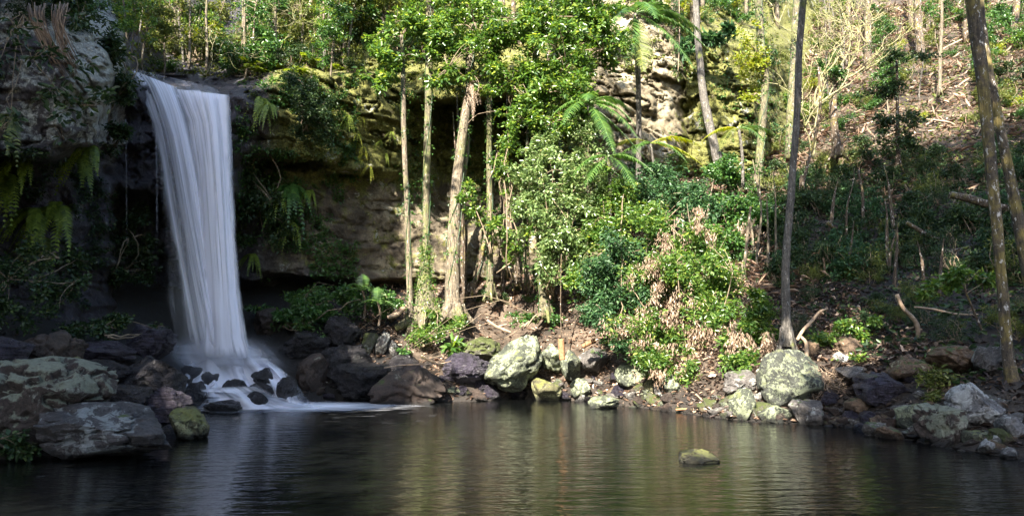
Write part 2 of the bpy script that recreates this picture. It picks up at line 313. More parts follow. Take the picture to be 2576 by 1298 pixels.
def cliffY(px, py):
    px = np.asarray(px, float); py = np.asarray(py, float)
    wx = px + 14 * fbm(np.stack([px / 60, py / 60, 0 * px], -1), 3, 21); wy = py + 16 * fbm(np.stack([px / 70, py / 45, 5 + 0 * px], -1), 3, 22)
    ed = np.interp(py, [-80, 20, 90, 150, 230, 300, 350, 400, 480], [-130, -95, -45, 0, 4, -18, -34, -50, 0]) + 16 * fbm(np.stack([py / 22, py * 0, px * 0], -1), 2, 91)
    wx = wx - ed * np.interp(px, [60, 190, 320, 350], [0.2, 1, 1, 0])
    Y = cliffY0(wx, wy); p = at(px, py, Y)
    q = p * np.array([0.6, 0.5, 0.95]) + 1.0 * np.stack([fbm(p * 0.55, 3, 31), fbm(p * 0.6, 2, 32), 0.7 * fbm(p * 0.7, 3, 33)], -1)
    cell = np.floor(q); blk = hsh(cell[..., 0].astype(int), (cell[..., 1] * 0).astype(int), cell[..., 2].astype(int), 9) - 0.5
    q2 = q * np.array([2.3, 1, 2.8]) + 7; c2 = np.floor(q2); blk2 = hsh(c2[..., 0].astype(int), (c2[..., 1] * 0).astype(int), c2[..., 2].astype(int), 11) - 0.5
    e = np.abs(q - np.round(q)); crack = np.exp(-np.minimum(e[..., 0] * 1.5, e[..., 2]) * 26)
    up = np.interp(py, [-200, 60, 230], [0.3, 0.5, 1]) * np.interp(px, [0, 290, 330, 900], [0.35, 0.35, 0.8, 1])
    rd = 1 - np.abs(fbm(p * np.array([0.45, 0.45, 1.5]) + 3, 4, 51)); rd2 = 1 - np.abs(fbm(p * np.array([1.1, 1.0, 0.45]) + 8, 3, 52))
    up = up * np.where(px > 600, 1 - 0.6 * sm(py, 400, 470), 1)
    Y = Y + up * (0.42 * sm(rd, 0.94, 0.99) + 0.22 * sm(rd2, 0.96, 1.0)) + 0.25 * (1 - np.abs(fbm(p * 1.6, 4, 53)))
    bed = p[..., 2] * 1.35 + 0.6 * fbm(p * np.array([0.25, 0.25, 0.25]), 2, 55); bf = bed - np.floor(bed); Y = Y + up * (0.14 * (bf - 0.5) + 0.16 * np.exp(-bf * 14))
    return Y + up * (0.55 * blk + 0.22 * blk2 + 0.35 * crack * np.clip(fbm(p * 0.6, 2, 40) * 4, 0, 1)) - 0.45 * fbm(p * 0.45, 4, 12) - 0.22 * fbm(p * 2.2, 4, 13)
def groundY(px, py):
    """depth at which the view ray meets the bank; 1e3 if it never does"""
    px = np.atleast_1d(np.asarray(px, float)); py = np.atleast_1d(np.asarray(py, float)); res = np.full(px.shape, 1e3)
    Ys = np.arange(8, 70, 0.5)
    for Y in Ys:
        m = res > 999
        if not m.any(): break
        p = at(px[m], py[m], Y); hit = p[:, 2] < np.maximum(gh0(p[:, 0], p[:, 1]), 0)
        idx = np.where(m)[0][hit]; res[idx] = Y - 0.25
    return res
def hitY(px, py):
    px = np.atleast_1d(np.asarray(px, float)); py = np.atleast_1d(np.asarray(py, float))
    g = groundY(px, py); c = np.where(px < 2060, cliffY(px, py), 1e3)
    return np.minimum(g, c)
# ground sheet: fine near the banks, coarse far out
xs = np.concatenate([np.linspace(-160, -26, 14), np.arange(-25, 34, 0.22), np.linspace(35, 160, 16)])
ys = np.concatenate([np.linspace(-80, -2, 18), np.arange(-1, 12, 0.5), np.arange(12, 42, 0.2), np.arange(42.5, 80, 0.8), np.linspace(82, 160, 8)])
X, Yg = np.meshgrid(xs, ys); Z = gh(np.clip(X, -40, 60), np.clip(Yg, -25, 80)); 
nx, ny = len(xs), len(ys); I = (np.arange(ny - 1)[:, None] * nx + np.arange(nx - 1)[None]).ravel()
GF = np.stack([I, I + 1, I + nx + 1, I + nx], -1)
def ground_mat():
    m, t, out, N, L = newmat('ground')
    tc = N('TexCoord'); v = tc.outputs['Object']
    n1 = noise(N, L, v, 0.9, 8, 0.7); n2 = noise(N, L, v, 9, 5, 0.7)
    c = ramp(N, L, n1, [(0.38, (0.02, 0.014, 0.010)), (0.5, (0.06, 0.042, 0.028)), (0.64, (0.15, 0.11, 0.08))])
    g = ramp(N, L, n2, [(0.3, (0.5, 0.5, 0.5)), (0.7, (1.4, 1.4, 1.4))])
    mu = N('MixRGB', blend_type='MULTIPLY'); mu.inputs[0].default_value = 1; L(c, mu.inputs[1]); L(g, mu.inputs[2])
    aw = N('Attribute'); aw.attribute_name = 'wet'; cg = mix(N, L, aw.outputs['Fac'], mu.outputs[0], (0.016, 0.014, 0.013))  # near-black soil: damp ground, and painted shade where the mask adds it
    p = N('BsdfPrincipled'); L(cg, p.inputs['Base Color']); p.inputs['Roughness'].default_value = 0.9
    b = N('Bump'); b.inputs['Strength'].default_value = 0.8; b.inputs['Distance'].default_value = 0.15; L(n2, b.inputs['Height']); L(b.outputs[0], p.inputs['Normal']); L(p.outputs[0], out.inputs[0]); return m
tag(link('ground', mesh('ground', np.stack([X, Yg, Z], -1), GF, ground_mat(), True, {'wet': np.maximum(np.maximum(0.75 * sm(X, 7, 11) * (1 - sm(Yg, 28, 34)), 0.7 * (1 - sm(Z, 0.3, 0.9))), np.clip((-3.2 - X + 0.8 * fbm(np.stack([X * .5, Yg * .5, X * 0], -1), 2, 8)) / 1.5, 0, 1) * (Yg > 8))})), 'brown leaf-strewn forest bank and pool bed', kind='structure')  # wet mask: real damp plus painted shade on right slope and fall-foot hollow
# cliff sheet
def cliff_mat():
    m, t, out, N, L = newmat('cliff')
    tc = N('TexCoord'); v = tc.outputs['Object']
    def A(n): a = N('Attribute'); a.attribute_name = n; return a.outputs['Fac']
    n1 = noise(N, L, v, 0.8, 9, 0.68, 0.4); n2 = noise(N, L, v, 14, 5, 0.7)
    warm = ramp(N, L, n1, [(0.38, (0.045, 0.035, 0.025)), (0.5, (0.12, 0.092, 0.06)), (0.62, (0.30, 0.25, 0.16))])
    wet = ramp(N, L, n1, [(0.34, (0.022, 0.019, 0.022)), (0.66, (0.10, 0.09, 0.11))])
    beige = ramp(N, L, n1, [(0.34, (0.16, 0.125, 0.08)), (0.5, (0.33, 0.275, 0.18)), (0.66, (0.50, 0.44, 0.32))])
    col = mix(N, L, A('beige'), warm, beige)
    # moss
    n3 = noise(N, L, v, 1.6, 7, 0.7); f = ramp(N, L, math_(N, L, 'ADD', n3, math_(N, L, 'MULTIPLY', A('moss'), 0.25)), [(0.58, (0, 0, 0)), (0.68, (1, 1, 1))])
    mo = ramp(N, L, n2, [(0.3, (0.07, 0.08, 0.015)), (0.7, (0.26, 0.25, 0.06))]); col = mix(N, L, f, col, mo)
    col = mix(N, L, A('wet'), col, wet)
    n5 = noise(N, L, v, 2.6, 8, 0.72, 0.6); nb = noise(N, L, v, 0.8, 3, 0.5)
    s = math_(N, L, 'ADD', math_(N, L, 'MULTIPLY', n5, 0.6), math_(N, L, 'MULTIPLY', nb, 0.4)); s = math_(N, L, 'ADD', s, math_(N, L, 'MULTIPLY', A('lichen'), 0.17))
    f = ramp(N, L, s, [(0.585, (0, 0, 0)), (0.615, (1, 1, 1))]); col = mix(N, L, f, col, ramp(N, L, n2, [(0.35, (0.22, 0.22, 0.20)), (0.65, (0.50, 0.50, 0.44))]))
    g = ramp(N, L, n2, [(0.3, (0.6, 0.6, 0.6)), (0.7, (1.3, 1.3, 1.3))])
    mu = N('MixRGB', blend_type='MULTIPLY'); mu.inputs[0].default_value = 1; L(col, mu.inputs[1]); L(g, mu.inputs[2])
    p = N('BsdfPrincipled'); L(mu.outputs[0], p.inputs['Base Color'])
    L(math_(N, L, 'SUBTRACT', 0.85, math_(N, L, 'MULTIPLY', A('wet'), 0.45)), p.inputs['Roughness'])
    h = math_(N, L, 'ADD', math_(N, L, 'MULTIPLY', n1, 2.0), math_(N, L, 'MULTIPLY', n2, 0.3))
    b = N('Bump'); b.inputs['Strength'].default_value = 1.0; b.inputs['Distance'].default_value = 0.3; L(h, b.inputs['Height']); L(b.outputs[0], p.inputs['Normal']); L(p.outputs[0], out.inputs[0]); return m
px_ = np.concatenate([np.arange(-700, -20, 25), np.arange(-20, 2062, 4.0)]); py_ = np.concatenate([np.arange(-500, -10, 14), np.arange(-10, 905, 4.0)])
PX, PY = np.meshgrid(px_, py_); CV = at(PX, PY, cliffY(PX, PY)); lim = 12.6 + 0.06 * (CV[..., 1] - 17) + 0.5 * fbm(CV * 0.4, 3, 66); CV[..., 2] = np.where((PX < 310) & ((CV[..., 1] < 21.5) | (PX < 60)), np.minimum(CV[..., 2], lim), CV[..., 2])
nx, ny = len(px_), len(py_); I = (np.arange(ny - 1)[:, None] * nx + np.arange(nx - 1)[None]).ravel()
# rock kinds by place along the amphitheatre (real-world position), not by light
def sm(x, a, b): t = np.clip((x - a) / (b - a), 0, 1); return t * t * (3 - 2 * t)
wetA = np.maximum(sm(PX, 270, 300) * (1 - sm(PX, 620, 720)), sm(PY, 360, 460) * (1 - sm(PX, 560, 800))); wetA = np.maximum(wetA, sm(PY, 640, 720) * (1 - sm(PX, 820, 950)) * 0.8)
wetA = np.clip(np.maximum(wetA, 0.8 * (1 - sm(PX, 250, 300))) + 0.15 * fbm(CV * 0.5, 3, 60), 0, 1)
beigeA = np.clip(sm(PX, 1440, 1530) * (1 - sm(PX, 1680, 1760)) + 0.12 * sm(PX, 860, 900) * (1 - sm(PX, 1440, 1500)) + 0.35 * sm(PX, 1760, 1800), 0, 1)
mossA = np.clip(sm(PX, 640, 700) * (1 - sm(PX, 1460, 1500)) * (1 - 0.8 * sm(PY, 430, 500)) + sm(PX, 1690, 1740), 0, 1)
lichA = (1 - sm(PX, 300, 330)) * (1 - sm(PY, 360, 410)) * (0.45 + 0.55 * sm(PX + 0.5 * (200 - PY), 120, 240))
tag(link('cliff', mesh('cliff', CV, np.stack([I, I + nx, I + nx + 1, I + 1], -1), cliff_mat(), True,
    {'wet': wetA, 'beige': beigeA, 'moss': mossA, 'lichen': lichA})), 'rock amphitheatre round the plunge pool, layered and undercut', kind='structure')
# unseen ridge added left of the frame, its crest raised to block the sun
ry = np.linspace(-40, 26, 60); rx = np.array([0, 0.6, 1.2, 2.0, 3.0, 5, 9, 16, 30, 60]); rz = np.array([-1, 4, 8, 12.5, 15.2, 16.4, 17.5, 19.5, 23, 28])
RX, RY = np.meshgrid(rx, ry); q = np.stack([RX, RY, RX * 0], -1)
RVx = -12.6 - RX - np.interp(RY, [-40, 0, 18, 26], [2, 0, 0.2, 3.2]) + 0.8 * fbm(q * 0.25, 3, 71); RVz = np.broadcast_to(rz, RX.shape) + 0.9 * fbm(q * 0.3 + 9, 3, 72)
nx, ny = len(rx), len(ry); I = (np.arange(ny - 1)[:, None] * nx + np.arange(nx - 1)[None]).ravel()
M['rock_wall'] = rock_mat('rock_wall', (0.05, 0.045, 0.04), (0.18, 0.15, 0.12), lam=0.3, mam=0.7)
tag(link('shade_ridge', mesh('shade_ridge', np.stack([RVx, RY, RVz], -1), np.stack([I, I + nx, I + nx + 1, I + 1], -1), M['rock_wall'], True)), 'unseen rocky ridge added on the left to block the sun', kind='structure')
# ------------------------------------------------------------------ water
def water_mat():
    m, t, out, N, L = newmat('pool_water')
    tc = N('TexCoord'); v = tc.outputs['Object']
    a = noise(N, L, mapping(N, L, v, (1.0, 3.2, 1), (0, 0, 0.12)), 1.5, 3, 0.55, 0.3)
    b_ = noise(N, L, mapping(N, L, v, (1.0, 2.6, 1), (0, 0, -0.3)), 5.0, 2, 0.5, 0.2)
    h = math_(N, L, 'ADD', math_(N, L, 'MULTIPLY', a, 1.0), math_(N, L, 'MULTIPLY', b_, 0.25))
    b = N('Bump'); b.inputs['Strength'].default_value = 0.22; b.inputs['Distance'].default_value = 0.10; L(h, b.inputs['Height'])
    fr = N('Fresnel'); fr.inputs['IOR'].default_value = 1.7; L(b.outputs[0], fr.inputs['Normal'])
    tr = N('BsdfTransparent'); tr.inputs[0].default_value = (0.10, 0.08, 0.045, 1)
    df = N('BsdfDiffuse'); df.inputs[0].default_value = (0.007, 0.008, 0.008, 1)
    mx = N('MixShader'); mx.inputs[0].default_value = 0.55; L(tr.outputs[0], mx.inputs[1]); L(df.outputs[0], mx.inputs[2])
    gl = N('BsdfGlossy'); gl.inputs['Roughness'].default_value = 0.09; L(b.outputs[0], gl.inputs['Normal'])
    ms = N('MixShader'); L(fr.outputs[0], ms.inputs[0]); L(mx.outputs[0], ms.inputs[1]); L(gl.outputs[0], ms.inputs[2]); L(ms.outputs[0], out.inputs[0]); return m
xs = np.linspace(-16, 22, 40); ys = np.linspace(-4, 31, 40); X, Yw = np.meshgrid(xs, ys); nx = 40; I = (np.arange(39)[:, None] * 40 + np.arange(39)[None]).ravel()
tag(link('water', mesh('water', np.stack([X, Yw, X * 0], -1), np.stack([I, I + 1, I + 41, I + 40], -1), water_mat(), True)), 'dark rippled pool', kind='structure')
def fall_mat(name, seed, dens, sx=34, sy=1.3, lo=0.36, hi=0.62):
    """silky falling water: streaks run along the flow (v), alpha also carries the mesh attribute 'v'"""
    m, t, out, N, L = newmat(name)
    uv = N('UVMap'); uv.uv_map = 'UVMap'
    ad = N('VectorMath', operation='ADD'); L(uv.outputs[0], ad.inputs[0]); ad.inputs[1].default_value = (seed * 3.1, seed * 1.7, seed)
    n1 = noise(N, L, mapping(N, L, ad.outputs[0], (sx, sy, 1)), 1.0, 3, 0.5, 0.1)
    n2 = noise(N, L, mapping(N, L, ad.outputs[0], (sx * 0.25, sy * 0.8, 1)), 1.0, 3, 0.5)
    s = math_(N, L, 'ADD', math_(N, L, 'MULTIPLY', n1, 0.55), math_(N, L, 'MULTIPLY', n2, 0.45))
    r = ramp(N, L, s, [(lo, (0, 0, 0)), (hi, (1, 1, 1))])
    at_ = N('Attribute'); at_.attribute_name = 'v'
    a = math_(N, L, 'MULTIPLY', math_(N, L, 'ADD', math_(N, L, 'MULTIPLY', r, 0.85), 0.12), at_.outputs['Fac'])
    a = math_(N, L, 'MULTIPLY', a, dens, True)
    df = N('BsdfDiffuse'); df.inputs[0].default_value = (0.93, 0.93, 1.0, 1)
    tl = N('BsdfTranslucent'); tl.inputs[0].default_value = (0.86, 0.86, 0.97, 1)
    m1 = N('MixShader'); m1.inputs[0].default_value = 0.4; L(df.outputs[0], m1.inputs[1]); L(tl.outputs[0], m1.inputs[2])
    tr = N('BsdfTransparent'); ms = N('MixShader'); L(a, ms.inputs[0]); L(tr.outputs[0], ms.inputs[1]); L(m1.outputs[0], ms.inputs[2]); L(ms.outputs[0], out.inputs[0]); return m
def curtain(name, left, right, Yfun, mat, seed, alpha, parent, base, ns=70, nt=90, fold=0.12):
    """left/right: edges as (px, py) polylines from lip to foot"""
    def edge(P):
        P = np.array(P, float); d = np.concatenate([[0], np.cumsum(np.linalg.norm(np.diff(P, axis=0), axis=1))]); q = np.linspace(0, 1, nt)
        return np.stack([np.interp(q, d / d[-1], P[:, 0]), np.interp(q, d / d[-1], P[:, 1])], -1)
    Lf, Rt = edge(left), edge(right); s = np.linspace(0, 1, ns); tt = np.linspace(0, 1, nt)
    P = Lf[:, None] * (1 - s)[None, :, None] + Rt[:, None] * s[None, :, None]
    sg, tg = np.meshgrid(s, tt)
    Yd = Yfun(sg, tg) + fold * fbm(np.stack([sg * 5, tg * 1.0, 0 * sg + seed], -1), 3, seed)
    V = at(P[..., 0], P[..., 1], Yd) - np.array(base)
    I = (np.arange(nt - 1)[:, None] * ns + np.arange(ns - 1)[None]).ravel()
    return link(name, mesh(name, V, np.stack([I, I + 1, I + ns + 1, I + ns], -1), mat, True, {'v': alpha(sg, tg)}, uv=np.stack([sg.ravel(), tg.ravel()], -1)), parent)
fb = at(545, 905, 23.6)
fall = thing('waterfall', 'tall silky white waterfall plunging over the dark ledge into the pool', 'waterfall', fb)
LE = [(308, 168), (330, 190), (352, 240), (378, 310), (392, 380), (400, 470), (412, 580), (432, 700), (448, 800), (455, 900)]
RE = [(560, 226), (578, 240), (582, 300), (583, 400), (590, 520), (598, 640), (608, 760), (620, 850), (640, 915)]
Yf = lambda s, t: 24.7 - 1.3 * np.clip(t * 1.2, 0, 1) ** 0.7 - 0.25 * np.sin(np.pi * s)
def rag(s, t, k, w=0.10):
    """ragged sides: the width of the stream wanders on the way down"""
    e0 = 0.05 + 0.09 * fbm(np.stack([t * 9, 0 * t + k, 0 * t], -1), 3, k) + w * 0.4; e1 = 0.95 + 0.08 * fbm(np.stack([t * 9, 0 * t + k + 5, 0 * t], -1), 3, k + 1) - w * 0.4
    return sm(s, e0 - w, e0 + w) * (1 - sm(s, e1 - w, e1 + w))
A0 = [(306, 166), (330, 192), (354, 245), (378, 310), (394, 390), (412, 500), (436, 640), (462, 780), (484, 905)]
A1 = [(452, 224), (478, 300), (502, 420), (526, 560), (552, 700), (578, 830), (600, 910)]
B0 = [(436, 224), (470, 300), (488, 420), (498, 560), (506, 700), (508, 820), (500, 910)]
B1 = [(579, 240), (583, 330), (588, 450), (596, 600), (608, 740), (622, 850), (646, 915)]
for k, dy in enumerate((0.1, -0.12)):
    curtain('water_curtain', A0, A1, lambda s, t, dy=dy: Yf(s, t) + dy, fall_mat('left_stream_%d' % k, k + 1, 1.2, sx=[6, 12][k], sy=0.9, lo=0.40, hi=0.60), k + 3, lambda s, t, k=k: rag(s, t, k + 1) * (1 - 0.35 * sm(t, 0.45, 1) * (1 - sm(s, 0.3, 0.6))) * (1 - sm(t, 0.9, 1.0)), fall, fb, fold=0.2)
    curtain('water_curtain', B0, B1, lambda s, t, dy=dy: Yf(s, t) - 0.25 + dy, fall_mat('right_stream_%d' % k, k + 11, 1.45, sx=[5, 11][k], sy=0.9, lo=0.37, hi=0.56), k + 13, lambda s, t, k=k: rag(s, t, k + 4) * (1 - sm(t, 0.92, 1.0)), fall, fb, fold=0.2)
curtain('water_curtain', [(306, 166), (356, 240), (386, 340), (394, 470), (400, 620), (416, 780), (432, 910)], RE, lambda s, t: Yf(s, t) + 0.35, fall_mat('veil', 21, 0.62, sx=22, sy=0.9, lo=0.40, hi=0.66), 23, lambda s, t: rag(s, t, 9, 0.06) * (0.55 + 0.45 * sm(t, 0.5, 0.8)) * (1 - sm(t, 0.88, 1.0)), fall, fb, fold=0.2)
curtain('water_curtain', [(318, 172), (360, 206), (420, 228), (500, 224)], [(330, 176), (380, 222), (440, 245), (520, 250)], lambda s, t: 25.2 - 0.6 * s, fall_mat('lip_water', 31, 1.2, sx=3, sy=8, lo=0.3, hi=0.55), 33, lambda s, t: sm(s, 0, 0.3) * (1 - sm(s, 0.7, 1)), fall, fb, ns=12, nt=60, fold=0.05)
for px0, px1 in ((316, 319), (392, 396)):
    curtain('trickle', [(px0 - 1.5, 300), (px0 + 1, 500), (px0, 640)], [(px0 + 2, 300), (px1 + 1, 500), (px1 + 1, 640)], lambda s, t: 23.5 + 0 * s, fall_mat('trickle_water_%d' % px0, 7, 0.55, sx=2, sy=6), 3, lambda s, t: 0.7 * (1 - sm(t, 0.6, 1)) + 0 * s, fall, fb, ns=3, nt=30, fold=0.02)
# cascade at the foot: water sheets running between the small boulders
cb_ = at(580, 1020, 23.0)
casc = thing('cascade', 'white foaming cascade spilling over small dark boulders at the fall foot', 'cascade', cb_)
SH = [([(462, 858), (440, 925), (450, 965), (470, 1000), (476, 1040)], [(636, 858), (690, 915), (738, 950), (762, 990), (800, 1024)], 1.1),
      ([(480, 862), (500, 940), (486, 985), (500, 1032)], [(622, 862), (640, 940), (668, 985), (720, 1028)], 1.3),
      ([(590, 890), (640, 925), (668, 955), (690, 1010)], [(650, 890), (706, 925), (738, 960), (748, 1015)], 1.0),
      ([(470, 900), (462, 930), (452, 960), (462, 990)], [(560, 900), (555, 930), (540, 965), (530, 1010)], 1.2),
      ([(500, 975), (520, 1000), (500, 1022), (480, 1036)], [(640, 965), (690, 995), (760, 1015), (830, 1024)], 1.2),
      ([(410, 840), (425, 890), (440, 935)], [(650, 840), (690, 890), (730, 930)], 0.6)]
for k, (a, b, dn) in enumerate(SH):
    last = k == 5; Y0 = 21.9 if k == 4 else 24.1
    curtain('foam_sheet', a, b, lambda s, t, k=k: (23.6 if last else Y0 - (0.5 if k == 4 else 2.0) * t) - 0.08 * k + 0.2 * np.sin(s * 14 + k) * (t > 0.2), fall_mat('cascade_water_%d' % k, 20 + k, dn * 1.25, sx=6, sy=1.3, lo=0.30, hi=0.52), 30 + k,
        lambda s, t, k=k: rag(s, t * 1.8, 40 + k, 0.2) * sm(t, 0.0, 0.5 if last else 0.14) * ((1 - sm(t, 0.7, 1)) if last else (1 - 0.5 * sm(t, 0.85, 1))), casc, cb_, fold=0.4)
# spray hanging round the foot of the fall
def mist_mat():
    m, t, out, N, L = newmat('mist')
    tc = N('TexCoord'); g = N('TexGradient', gradient_type='SPHERICAL'); L(tc.outputs['Object'], g.inputs[0])
    pv = N('VolumePrincipled'); pv.inputs['Color'].default_value = (0.93, 0.94, 1, 1); L(math_(N, L, 'MULTIPLY', math_(N, L, 'POWER', g.outputs['Fac'], 1.6), 0.6), pv.inputs['Density']); L(pv.outputs[0], out.inputs['Volume']); return m
bmm = bmesh.new(); bmesh.ops.create_icosphere(bmm, subdivisions=3, radius=1); mme = bpy.data.meshes.new('mist'); bmm.to_mesh(mme); bmm.free(); mme.materials.append(mist_mat())
mo = link('mist', mme); mo.location = at(560, 915, 23.4); mo.scale = (2.4, 1.6, 1.15); tag(mo, 'fine white spray round the foot of the fall', kind='stuff')
# foam drifting on the pool
def foam_mat():
    m, t, out, N, L = newmat('pool_foam')
    tc = N('TexCoord'); n1 = noise(N, L, mapping(N, L, tc.outputs['Object'], (0.6, 2.0, 1)), 2.0, 5, 0.6)
    at_ = N('Attribute'); at_.attribute_name = 'v'
    a = ramp(N, L, math_(N, L, 'ADD', at_.outputs['Fac'], math_(N, L, 'MULTIPLY', math_(N, L, 'SUBTRACT', n1, 0.5), 1.1)), [(0.12, (0, 0, 0)), (0.95, (1, 1, 1))])
    df = N('BsdfDiffuse'); df.inputs[0].default_value = (0.8, 0.82, 0.9, 1); tr = N('BsdfTransparent')
    ms = N('MixShader'); L(a, ms.inputs[0]); L(tr.outputs[0], ms.inputs[1]); L(df.outputs[0], ms.inputs[2]); L(ms.outputs[0], out.inputs[0]); return m
gx, gy = np.meshgrid(np.linspace(-12, -2, 80), np.linspace(17, 26, 60)); c = at(640, 1022, shoreY(640))
vv = np.clip(1.3 - np.sqrt(((gx - c[0] - 0.9) / 3.6) ** 2 + ((gy - c[1] - 0.6) / 2.3) ** 2), 0, 1) ** 1.3; I = (np.arange(59)[:, None] * 80 + np.arange(79)[None]).ravel()
tag(link('foam', mesh('foam', np.stack([gx, gy, gx * 0 + 0.012], -1), np.stack([I, I + 1, I + 81, I + 80], -1), foam_mat(), True, {'v': vv})), 'thin white foam spreading on the pool below the fall', kind='stuff')
# ------------------------------------------------------------------ rocks
import bmesh
_ico = {}
def ico(n):
    if n not in _ico:
        bm = bmesh.new(); bmesh.ops.create_icosphere(bm, subdivisions=n, radius=1); bm.verts.ensure_lookup_table()
        _ico[n] = (np.array([v.co[:] for v in bm.verts]), np.array([[v.index for v in f.verts] for f in bm.faces])); bm.free()
    return _ico[n]
def rock_shape(seed, half, sub=4, cuts=13, dmin=0.45, dmax=0.9, rough=0.05, strata=0, yaw=0, tilt=0):
    V, Fc = ico(sub); V = V.copy(); rg = np.random.RandomState(seed)
    V *= 1.15
    for k in range(cuts + 5):
        n = unit(rg.normal(size=3)); d = rg.uniform(dmin, dmax); e = V @ n - d; V = V - np.maximum(e, 0)[:, None] * n
    V += 0.10 * V * fbm(V * 1.3 + seed, 2, seed)[:, None]
    rid = (1 - np.abs(fbm(V * 1.9 + seed, 4, seed + 5))); V = V * (1 - 0.16 * sm(rid, 0.86, 1.0) * (0.4 if dmin > 0.78 else 1))[:, None]
    if strata:
        h = V @ unit(np.array([0.25, 0.1, 1])); sN = fbm(V * np.array([0.8, 0.8, 5]) + seed, 3, seed + 1); V = V * (1 + strata * (((h * 5 + sN) % 1.0) - 0.5)[:, None] * np.array([1, 1, 0.2]))
    V = V + rough * V * fbm(V * 5 + seed, 4, seed + 2)[:, None]
    V = V * np.array(half); c, s = math.cos(tilt), math.sin(tilt); V = np.stack([V[:, 0] * c - V[:, 2] * s, V[:, 1], V[:, 0] * s + V[:, 2] * c], -1)
    c, s = math.cos(yaw), math.sin(yaw); V = np.stack([V[:, 0] * c - V[:, 1] * s, V[:, 0] * s + V[:, 1] * c, V[:, 2]], -1)
    return V, Fc
M['r_lichen'] = rock_mat('r_lichen', (0.025, 0.024, 0.026), (0.09, 0.085, 0.09), (0.26, 0.28, 0.28), 0.55, mam=0.05, lscale=4.5, strata=0.6)
M['r_twotone'] = rock_mat('r_twotone', (0.035, 0.025, 0.022), (0.09, 0.07, 0.06), (0.30, 0.31, 0.26), 0.35, moss=(0.20, 0.215, 0.16), mam=0.8, lscale=3)
M['r_green'] = rock_mat('r_green', (0.028, 0.032, 0.024), (0.10, 0.11, 0.08), (0.30, 0.33, 0.21), 0.6, moss=(0.16, 0.18, 0.07), mam=0.25, lscale=7, scale=1.2)
M['r_yellow'] = rock_mat('r_yellow', (0.05, 0.045, 0.025), (0.16, 0.15, 0.07), (0.34, 0.34, 0.18), 0.5, moss=(0.16, 0.165, 0.045), mam=0.6)
M['r_wet'] = rock_mat('r_wet', (0.018, 0.016, 0.018), (0.06, 0.055, 0.06), lam=0, mam=0, rough=0.18, bump=1.0, scale=1.6, strata=0.3)
M['r_slate'] = rock_mat('r_slate', (0.022, 0.018, 0.024), (0.10, 0.085, 0.12), lam=0, mam=0.05, rough=0.38, strata=1.5, bump=1.0, scale=1.4)
M['r_brown'] = rock_mat('r_brown', (0.025, 0.017, 0.014), (0.085, 0.058, 0.045), (0.3, 0.28, 0.22), 0.15, mam=0.15, rough=0.5)
M['r_grey'] = rock_mat('r_grey', (0.05, 0.045, 0.04), (0.17, 0.15, 0.14), (0.42, 0.42, 0.38), 0.4, mam=0.2)
M['r_rust'] = rock_mat('r_rust', (0.06, 0.04, 0.025), (0.20, 0.13, 0.08), (0.40, 0.38, 0.25), 0.25, mam=0.35)
M['r_white'] = rock_mat('r_white', (0.08, 0.08, 0.08), (0.25, 0.24, 0.24), (0.46, 0.47, 0.46), 0.65, mam=0.05, lscale=2.6)
M['r_round'] = rock_mat('r_round', (0.022, 0.024, 0.020), (0.085, 0.09, 0.075), (0.25, 0.275, 0.18), 0.62, moss=(0.17, 0.18, 0.09), mam=0.35, lscale=8, scale=1.5)
M['r_moss'] = rock_mat('r_moss', (0.06, 0.06, 0.04), (0.16, 0.15, 0.10), lam=0.3, moss=(0.07, 0.085, 0.02), mam=0.9)
